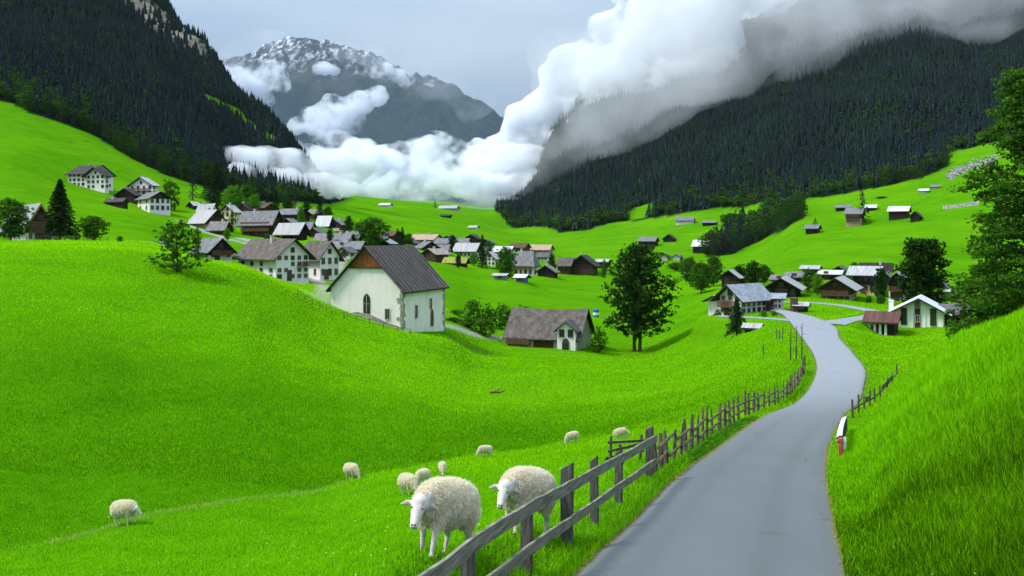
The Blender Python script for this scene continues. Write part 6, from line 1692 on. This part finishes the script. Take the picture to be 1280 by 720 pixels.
# ------------------------------------------------------------------ grass blades
M_BLADE = leafmat('grass_blades', (0.040, 0.150, 0.001), (0.400, 0.860, 0.003), 0.4)
M_BLADE_N = leafmat('near_grass_blades', (0.045, 0.17, 0.001), (0.280, 0.68, 0.004), 0.4)
M_BLADE_B = leafmat('bank_grass_blades', (0.020, 0.070, 0.001), (0.270, 0.68, 0.004), 0.4)
M_STRAW = leafmat('dry_leaves', (0.16, 0.09, 0.03), (0.42, 0.30, 0.10), 0.2)
M_WEED = leafmat('weed_leaves', (0.025, 0.11, 0.004), (0.10, 0.30, 0.01), 0.3)
def blades(name, label, P, hgt, wid, lean, mat, seed, tintc=None):
    rg = np.random.default_rng(seed); n = len(P)
    az = rg.random(n) * 6.28; d = np.stack([np.cos(az), np.sin(az), np.zeros(n)], 1); s = np.stack([-np.sin(az), np.cos(az), np.zeros(n)], 1)
    az2 = rg.random(n) * 6.28; s = np.stack([np.cos(az2), np.sin(az2), np.zeros(n)], 1)
    H_ = hgt[:, None]; Wd = wid[:, None]; Ln = (lean * rg.uniform(.2, 1.3, n))[:, None] * H_
    up = np.array([0, 0, 1.0])
    b0 = P - s * Wd * .5 - up * .02; b1 = P + s * Wd * .5 - up * .02
    m0 = P + d * Ln * .35 + up * H_ * .55 - s * Wd * .4; m1 = P + d * Ln * .35 + up * H_ * .55 + s * Wd * .4
    t0 = P + d * Ln + up * H_ * .98 - s * Wd * .06; t1 = P + d * Ln + up * H_ * .98 + s * Wd * .06
    V = np.stack([b0, b1, m1, m0, t0, t1], 1).reshape(-1, 3)
    i = (np.arange(n) * 6)[:, None]
    Fc = np.concatenate([i + np.array([[0, 1, 2, 3]]), i + np.array([[3, 2, 5, 4]])])
    T = np.clip((tintc if tintc is not None else .5) + .28 * rg.normal(size=n), 0, 1)
    return tag(link(name, np_mesh(name, V, Fc, [mat], attrs=dict(tint=np.repeat(T, 6)))), label, 'grass', kind='stuff')
def sample(n, px0, px1, Y0, Y1, seed, power=1.0):
    rg = np.random.default_rng(seed)
    px = rg.uniform(px0, px1, n); Y = Y0 * (Y1 / Y0) ** (rg.random(n) ** power); X = (px - 640) / F * Y
    return X, Y, px
def off_road(X, Y, m=.02):
    L, R, _ = road_at(np.clip(Y, _ry[0], _ry[-1])); d = np.maximum(L - X, X - R)
    return d > m, d
def shade_zone(X, Y):  # where the hollow's shade is painted into the blade tint
    px = 640 + X / Y * F
    cr_ = np.interp(px, [0, 160, 300, 440, 505, 600, 700, 800, 900], [28, 31, 36, 42, 44, 52, 55, 52, 52])
    return sstep(-.5, 1.0, Y - cr_) * (1 - sstep(56, 84, Y)) * (1 - sstep(560, 900, px) * .7)
# right bank: long grass
X, Y, px = sample(250000, 1000, 1560, 6.2, 36, 1)
ok, d = off_road(X, Y); ok &= (X > road_at(np.clip(Y, _ry[0], _ry[-1]))[1])
X, Y, d = X[ok], Y[ok], d[ok]; P = np.stack([X, Y, terrain_z(X, Y)], 1)
hg = (.10 + .21 * sstep(.2, 1.8, d)) * np.random.default_rng(3).uniform(.6, 1.35, len(X)) * (.85 + .3 * fbm(X, Y, 3, 3)); wd_ = .0085 * (Y / 9) ** .7
blades('grass', 'long bright green grass covering the bank right of the road', P, hg, wd_, .42, M_BLADE_B, 4, .24 + .66 * sstep(9, 30, Y) + .26 * fbm(X / 1.5, Y / 1.5, 3, 12))
# left meadow: shorter sward
X, Y, px = sample(270000, -160, 860, 7.0, 46, 2)
ok, d = off_road(X, Y); ok &= X < road_at(np.clip(Y, _ry[0], _ry[-1]))[0]
X, Y, d = X[ok], Y[ok], d[ok]; P = np.stack([X, Y, terrain_z(X, Y)], 1)
nearf = 1 - sstep(.3, 1.6, d)
hg = (.055 + .07 * nearf) * np.random.default_rng(5).uniform(.55, 1.4, len(X)) * (Y / 10) ** .25; wd_ = .008 * (Y / 9) ** .8
blades('grass', 'short cropped grass of the sheep meadow left of the road', P, hg, wd_, .5, M_BLADE_N, 6, .74 - .30 * shade_zone(X, Y) + .22 * fbm(X / 1.2, Y / 1.2, 3, 14))
# the farther slopes: coarse tufts that break the smooth ground
X, Y, px = sample(430000, -140, 1430, 40, 185, 7)
ok, d = off_road(X, Y, .1); m2 = (Y > 100) & (X > 25) & (X < 75)
dl = np.full(len(X), 99.0)
dl[m2] = np.min(np.hypot(X[m2][:, None] - LP[None, :, 0], Y[m2][:, None] - LP[None, :, 1]), 1)
ok &= dl > 2.6
for h in HOUSES.values():
    if h['Y'] < 200: ok &= np.hypot(X - h['c'][0], Y - h['c'][1]) > .5 * math.hypot(h['w'], h['d']) + .2
X, Y = X[ok], Y[ok]; P = np.stack([X, Y, terrain_z(X, Y)], 1)
hg = (.095 + .0006 * Y) * np.random.default_rng(8).uniform(.5, 1.4, len(X)); wd_ = .021 * (Y / 45) ** .9
blades('grass', 'tufted grass of the farther meadows', P, hg, wd_, .6, M_BLADE, 9, .80 - .58 * shade_zone(X, Y) - .20 * sstep(520, 720, 640 + X / Y * F) + .24 * fbm(X / 5, Y / 5, 4, 15))  # tint carries painted shade in the hollow, painted sunlight on the crest
# pale flowering grass stems along the fold of the meadow
rg = np.random.default_rng(10); pxx = rg.uniform(60, 460, 1500); yy = np.interp(pxx, [0, 160, 300, 440, 505, 600], [28, 31, 36, 42, 44, 52]) + rg.normal(size=1500) * .22
xx = (pxx - 640) / F * yy; P = np.stack([xx, yy, terrain_z(xx, yy)], 1)
blades('grass', 'pale dry seed heads along the fold of the meadow', P, rg.uniform(.08, .15, 1500), np.full(1500, .014), .4, leafmat('seed_heads', (.25, .40, .05), (.55, .62, .18), .2), 11)
# weeds along the fence and the verge, and dry leaves on the road edge
X, Y, px = sample(26000, 560, 1000, 7.5, 40, 12)
L_ = road_at(Y)[0]; rg = np.random.default_rng(13); X = L_ - .15 - np.abs(rg.normal(size=len(Y))) * .55
C = np.stack([X, Y, terrain_z(X, Y) + rg.uniform(.0, .09, len(X))], 1)
V, Fc = quads_template(C, rg.uniform(.010, .026, len(C)) * (Y / 10) ** .5, np.tile([0, 0, 1.0], (len(C), 1)), rg)
tag(link('weeds', np_mesh('weeds', V, Fc, [M_WEED], attrs=dict(tint=np.repeat(rg.random(len(C)), 4)))), 'clover and small weeds around the foot of the plank fence', 'weeds', kind='stuff')
n = 9000; Y = 7.5 * (45 / 7.5) ** rg.random(n); L_, R_, rz_ = road_at(Y); sd = rg.random(n) < .55
X = np.where(sd, L_ + rg.normal(size=n) * .055 - .02, R_ + rg.normal(size=n) * .05 + .02)
C = np.stack([X, Y, np.maximum(terrain_z(X, Y), rz_ - .045) + .012], 1)
V, Fc = quads_template(C, rg.uniform(.007, .018, n) * (Y / 12) ** .4, np.tile([0, 0, 2.0], (n, 1)), rg)
tag(link('dry_leaves', np_mesh('dry_leaves', V, Fc, [M_STRAW], attrs=dict(tint=np.repeat(rg.random(n), 4)))), 'fallen brown leaves lining both road edges', 'leaves', kind='stuff')

# a few small flower heads scattered through the sward
rg = np.random.default_rng(31); n = 520; px = rg.uniform(0, 1400, n); Y = 8 * (40 / 8) ** rg.random(n); X = (px - 640) / F * Y
L_, R_, _z = road_at(Y); k = (X < L_ - .6) | (X > R_ + .5); X, Y = X[k], Y[k]
C = np.stack([X, Y, terrain_z(X, Y) + rg.uniform(.06, .16, len(X))], 1)
V, Fc = quads_template(C, rg.uniform(.008, .015, len(C)) * (Y / 12) ** .5, np.tile([0, -.5, 1.0], (len(C), 1)), rg)
tag(link('flowers', np_mesh('flowers', V, Fc, [leafmat('flower_heads', (.75, .60, .04), (.85, .84, .70), .2)], attrs=dict(tint=np.repeat(rg.random(len(C)), 4)))), 'tiny yellow and white flower heads sprinkled in the near grass', 'flowers', kind='stuff')

# blue and white water tank behind the stone farmhouse
X = (745 - 640) / F * 216; root = empty('water_tank', (X, 216, tz(X, 216)), 0, 'blue water tank with a pale band on the meadow behind the stone farmhouse', 'tank')
zt_ = (HOR - 387) / F * 216 - tz(X, 216)
mb = MB(); mb.tube((0, 0, -.3), (0, 0, zt_), .72, .72, 18); mb.tube((0, 0, zt_ + .003), (0, 0, zt_ + .22), .72, .25, 18); mb.build('body', WALLM['blue'], root)
mb = MB(); mb.tube((0, 0, zt_ * .3), (0, 0, zt_ * .62), .74, .74, 18); mb.build('band', M_WHITE, root)
# a weathered branch lying in the meadow
X = (621 - 640) / F * 88; mb = MB(); limb(mb, [Vector((-.7, 0, .10)), Vector((-.2, .05, .2)), Vector((.3, 0, .14)), Vector((.75, .1, .32))], .13, .05, 7); limb(mb, [Vector((0, 0, .16)), Vector((.15, 0, .4)), Vector((.4, -.05, .5))], .06, .02, 5)
tag(mb.build('fallen_branch', M_BARK, None, (X, 88, tz(X, 88) + .05)), 'dark fallen branch lying alone in the middle of the left meadow', 'branch')
# ------------------------------------------------------------------ clouds: closed lumpy meshes filled with an even, very bright scattering volume
def cloud_mat(name, dens, aniso=0.0, col=(.93, .955, .985), nscale=0.0, lo=.42, hi=.60):
    m = bpy.data.materials.new(name); m.use_nodes = True; t = m.node_tree; t.nodes.clear()
    o = t.nodes.new('ShaderNodeOutputMaterial'); v = t.nodes.new('ShaderNodeVolumePrincipled')
    v.inputs['Color'].default_value = (*col, 1); v.inputs['Density'].default_value = dens; v.inputs['Anisotropy'].default_value = aniso
    t.links.new(v.outputs[0], o.inputs['Volume'])
    if nscale:
        n = noise(t, nscale, 9, 0.62); mrn = t.nodes.new('ShaderNodeMapRange'); mrn.interpolation_type = 'SMOOTHSTEP'
        mrn.inputs['From Min'].default_value = lo; mrn.inputs['From Max'].default_value = hi; mrn.inputs['To Min'].default_value = 0.0; mrn.inputs['To Max'].default_value = dens
        t.links.new(n, mrn.inputs['Value']); t.links.new(mrn.outputs[0], v.inputs['Density'])
    return m

def lumpy(name, blobs, voxel, amp, freq, seed, mat, sat=9, satr=(0.3, 0.55), flat=0.8):
    """blobs: (px, row, distance, radius in photo pixels[, vertical squash]) -> one closed mesh"""
    rg = np.random.default_rng(seed)
    bm = bmesh.new()
    def ball(c, r, sq):
        M = Matrix.Translation(c) @ Matrix.Diagonal((r, r, r * sq, 1))
        bmesh.ops.create_icosphere(bm, subdivisions=2 if r > voxel * 3 else 1, radius=1.0, matrix=M)
    for b in blobs:
        px, py, Y, rp = b[:4]; sq = b[4] if len(b) > 4 else flat
        c = W(px, py, Y); r = rp / F * Y
        ball(c, r, sq)
        for _ in range(sat):
            d = Vector(rg.normal(size=3)); d.normalize(); d.y *= 0.8
            ball(c + Vector((d.x, d.y, d.z * sq)) * r * 0.85, r * rg.uniform(*satr), sq)
    me = bpy.data.meshes.new(name); bm.to_mesh(me); bm.free()
    o = bpy.data.objects.new(name, me); COL.objects.link(o)
    md = o.modifiers.new('r', 'REMESH'); md.mode = 'VOXEL'; md.voxel_size = voxel
    dg = bpy.context.evaluated_depsgraph_get(); dg.update()
    me2 = bpy.data.meshes.new_from_object(o.evaluated_get(dg)); o.modifiers.clear(); o.data = me2; bpy.data.meshes.remove(me)
    n = len(me2.vertices); co = np.empty(n * 3, np.float32); me2.vertices.foreach_get('co', co); co = co.reshape(-1, 3).astype(float)
    no = np.empty(n * 3, np.float32); me2.vertex_normals.foreach_get('vector', no); no = no.reshape(-1, 3)
    f1 = 1 - 2 * np.abs(noise3(co * freq, seed, 4)); f2 = noise3(co * freq * 4, seed + 50, 3)
    co += no * (amp * (f1 * 0.8 - 0.25) + amp * 0.3 * f2)[:, None]
    me2.vertices.foreach_set('co', co.astype(np.float32).ravel()); me2.update()
    me2.polygons.foreach_set('use_smooth', [True] * len(me2.polygons))
    me2.materials.clear(); me2.materials.append(mat)
    me2.name = name
    o.name = name
    return o

M_CLOUD = cloud_mat('cloud_vapour', 0.085, nscale=.015, lo=.44, hi=.60)
M_CLOUD_S = cloud_mat('soft_cloud_vapour', 0.0075, col=(.965, .985, 1.0), nscale=.006, lo=.30, hi=.70)
M_CLOUD_T = cloud_mat('thin_cloud_vapour', 0.009, nscale=.008, lo=.36, hi=.66)
M_CLOUD_F = cloud_mat('small_cloud_vapour', 0.045, nscale=.011, lo=.44, hi=.62)
# bank lying across the valley head
rb_ = random.Random(5)
b = [(px, 212 + 7 * math.sin(px / 31), 1500 + 60 * math.cos(px / 40), 34 + 7 * math.sin(px / 17 + 1), 0.85) for px in range(286, 680, 22)]
b += [(px, 190 + 6 * math.sin(px / 23), 1600, 16 + 6 * rb_.random(), 0.8) for px in range(290, 620, 16)]
b += [(px, 236 + 5 * math.sin(px), 1380 - (px % 48), 23, 0.75) for px in range(330, 700, 20)]
tag(lumpy('valley_cloud', b, 8, 14, 0.016, 3, M_CLOUD), 'low white cloud bank lying across the head of the valley', 'cloud', kind='stuff')
M_CLOUD_L = cloud_mat('near_cloud_vapour', 0.17, nscale=.038, lo=.40, hi=.68)
b = [(px, 204 + 5 * math.sin(px / 19) + (px - 270) * .06, 545 + (px - 270) * .75, 22 + 4 * math.sin(px / 11), .8) for px in range(280, 470, 12)]
b += [(px, 228 + (px - 320) * .05, 560 + (px - 320) * 1.0, 13, .7) for px in range(330, 480, 12)]
b += [(px, 217 + (px - 290) * .13, 512 + (px - 290) * .55, 14 + 3 * math.sin(px / 9), .8) for px in range(296, 450, 11)]
tag(lumpy('valley_cloud', b, 4, 6, 0.035, 13, M_CLOUD_L), 'left tongue of the low cloud lapping over the foot of the left forest', 'cloud', kind='stuff')
# towering left flank of the big cloud
b = [(628, 200, 1600, 36), (652, 160, 1590, 28), (668, 180, 1580, 40), (676, 145, 1560, 34), (716, 110, 1560, 44), (712, 72, 1560, 24), (752, 82, 1560, 40), (776, 40, 1560, 34), (730, 190, 1500, 55), (790, 130, 1500, 70), (850, 60, 1500, 80), (672, 232, 1450, 30), (830, -20, 1560, 55), (900, -60, 1560, 90), (815, 15, 1540, 40)]
tag(lumpy('cloud', b, 10, 16, 0.011, 8, M_CLOUD, sat=12), 'towering white cloud with a billowing left edge, right of the snowy mountain', 'cloud', kind='stuff')
# the flat soft cloud deck over the right mountain
b = []
for i in range(14):
    px = 690 + i * 62
    line = np.interp(px, [600, 700, 800, 900, 1000, 1060, 1200, 1300, 1500], [250, 205, 150, 105, 70, 48, 25, 15, -20])
    if px > 740: b.append((px, line - 66, 1200, 92, 0.75))
    if px > 930: b.append((px, line - 190, 1300, 120, 0.8)); b.append((px + 30, line - 330, 1300, 130, 0.8))
b += [(700, 165, 1240, 44, .8), (742, 150, 1240, 60, .8), (800, 60, 1300, 60, .8), (860, 10, 1300, 80, .8), (905, -60, 1300, 90, .8)]
tag(lumpy('cloud', b, 16, 12, 0.006, 21, M_CLOUD_S, sat=5, satr=(0.4, 0.6)), 'grey cloud deck hiding the top of the right mountain', 'cloud', kind='stuff')
b = []
for i in range(24):
    px = 655 + i * 34
    line = np.interp(px, [600, 700, 800, 900, 1000, 1060, 1200, 1300, 1500], [262, 218, 165, 118, 84, 60, 38, 26, -10])
    b.append((px, line - 26 + 9 * math.sin(i * 1.9), 1090 - 25 * (i % 2), 40 + 9 * math.sin(i * 2.7), 0.8))
tag(lumpy('mist', b, 14, 12, 0.012, 55, cloud_mat('trailing_mist', 0.0065, nscale=.012, lo=.38, hi=.70), sat=5, satr=(0.4, 0.7)), 'thin trailing mist where the cloud deck touches the right forest', 'mist', kind='stuff')
b = [(300, 72, 2600, 26, .7), (335, 55, 2600, 26, .7), (280, 95, 2600, 24, .7), (430, 66, 2600, 22, .6), (470, 74, 2600, 26, .6), (510, 90, 2600, 28, .6), (550, 108, 2600, 30, .6), (590, 128, 2600, 30, .6)]
tag(lumpy('mist', b, 14, 14, 0.008, 57, cloud_mat('summit_mist', 0.0030, nscale=.006, lo=.36, hi=.66), sat=7, satr=(0.4, 0.7)), 'faint mist trailing over the shoulders of the snowy mountain', 'mist', kind='stuff')
# small clouds clinging to the far mountain
for lab, bb, sd in (('ragged white cloud against the left shoulder of the snowy mountain', [(285, 100, 3350, 20), (305, 92, 3350, 18), (322, 98, 3350, 20), (338, 88, 3350, 17), (350, 104, 3350, 13), (300, 122, 3350, 17), (330, 120, 3350, 13), (290, 140, 3300, 18)], 31),
                    ('white cloud drifting across the middle of the snowy mountain', [(392, 150, 3200, 20), (420, 140, 3200, 22), (448, 128, 3200, 19), (470, 120, 3200, 14), (405, 165, 3150, 18), (440, 152, 3200, 18), (370, 158, 3200, 12)], 32),
                    ('tiny white cloud high on the snowy mountain face', [(398, 86, 3300, 7), (409, 84, 3300, 9), (420, 88, 3300, 6)], 33),
                    ('small white cloud on the right ridge of the snowy mountain', [(468, 92, 3300, 9), (482, 88, 3300, 11), (496, 96, 3300, 10), (505, 104, 3300, 7)], 34)):
    tag(lumpy('cloud', bb, 9, 16, 0.012, sd, M_CLOUD_F, sat=9), lab, 'cloud', kind='stuff')
# thin mist over the far meadow
b = [(px, 262, 1200, 24, 0.9) for px in range(380, 720, 30)]
tag(lumpy('mist', b, 14, 8, 0.01, 44, M_CLOUD_T, sat=4), 'thin mist at the far end of the green valley floor', 'mist', kind='stuff')

mb = MB(); mb.box(-3500, 2050, -200, 3200, 2950, 1300)
tag(mb.build('mist', cloud_mat('mountain_mist', 0.00017, col=(.62, .80, 1.0))), 'blue mist veiling the snowy mountain', 'mist', kind='stuff')
# ------------------------------------------------------------------ the air
mb = MB(); mb.box(-4200, -60, -60, 4600, 6200, 1500)
tag(mb.build('haze', cloud_mat('haze', 0.000010, col=(0.86, 0.93, 1.0))), 'thin blue haze of the damp valley air', 'haze', kind='stuff')
for m_ in bpy.data.materials:
    pass
sc.cycles.volume_step_rate = 0.25
sc.cycles.volume_max_steps = 384
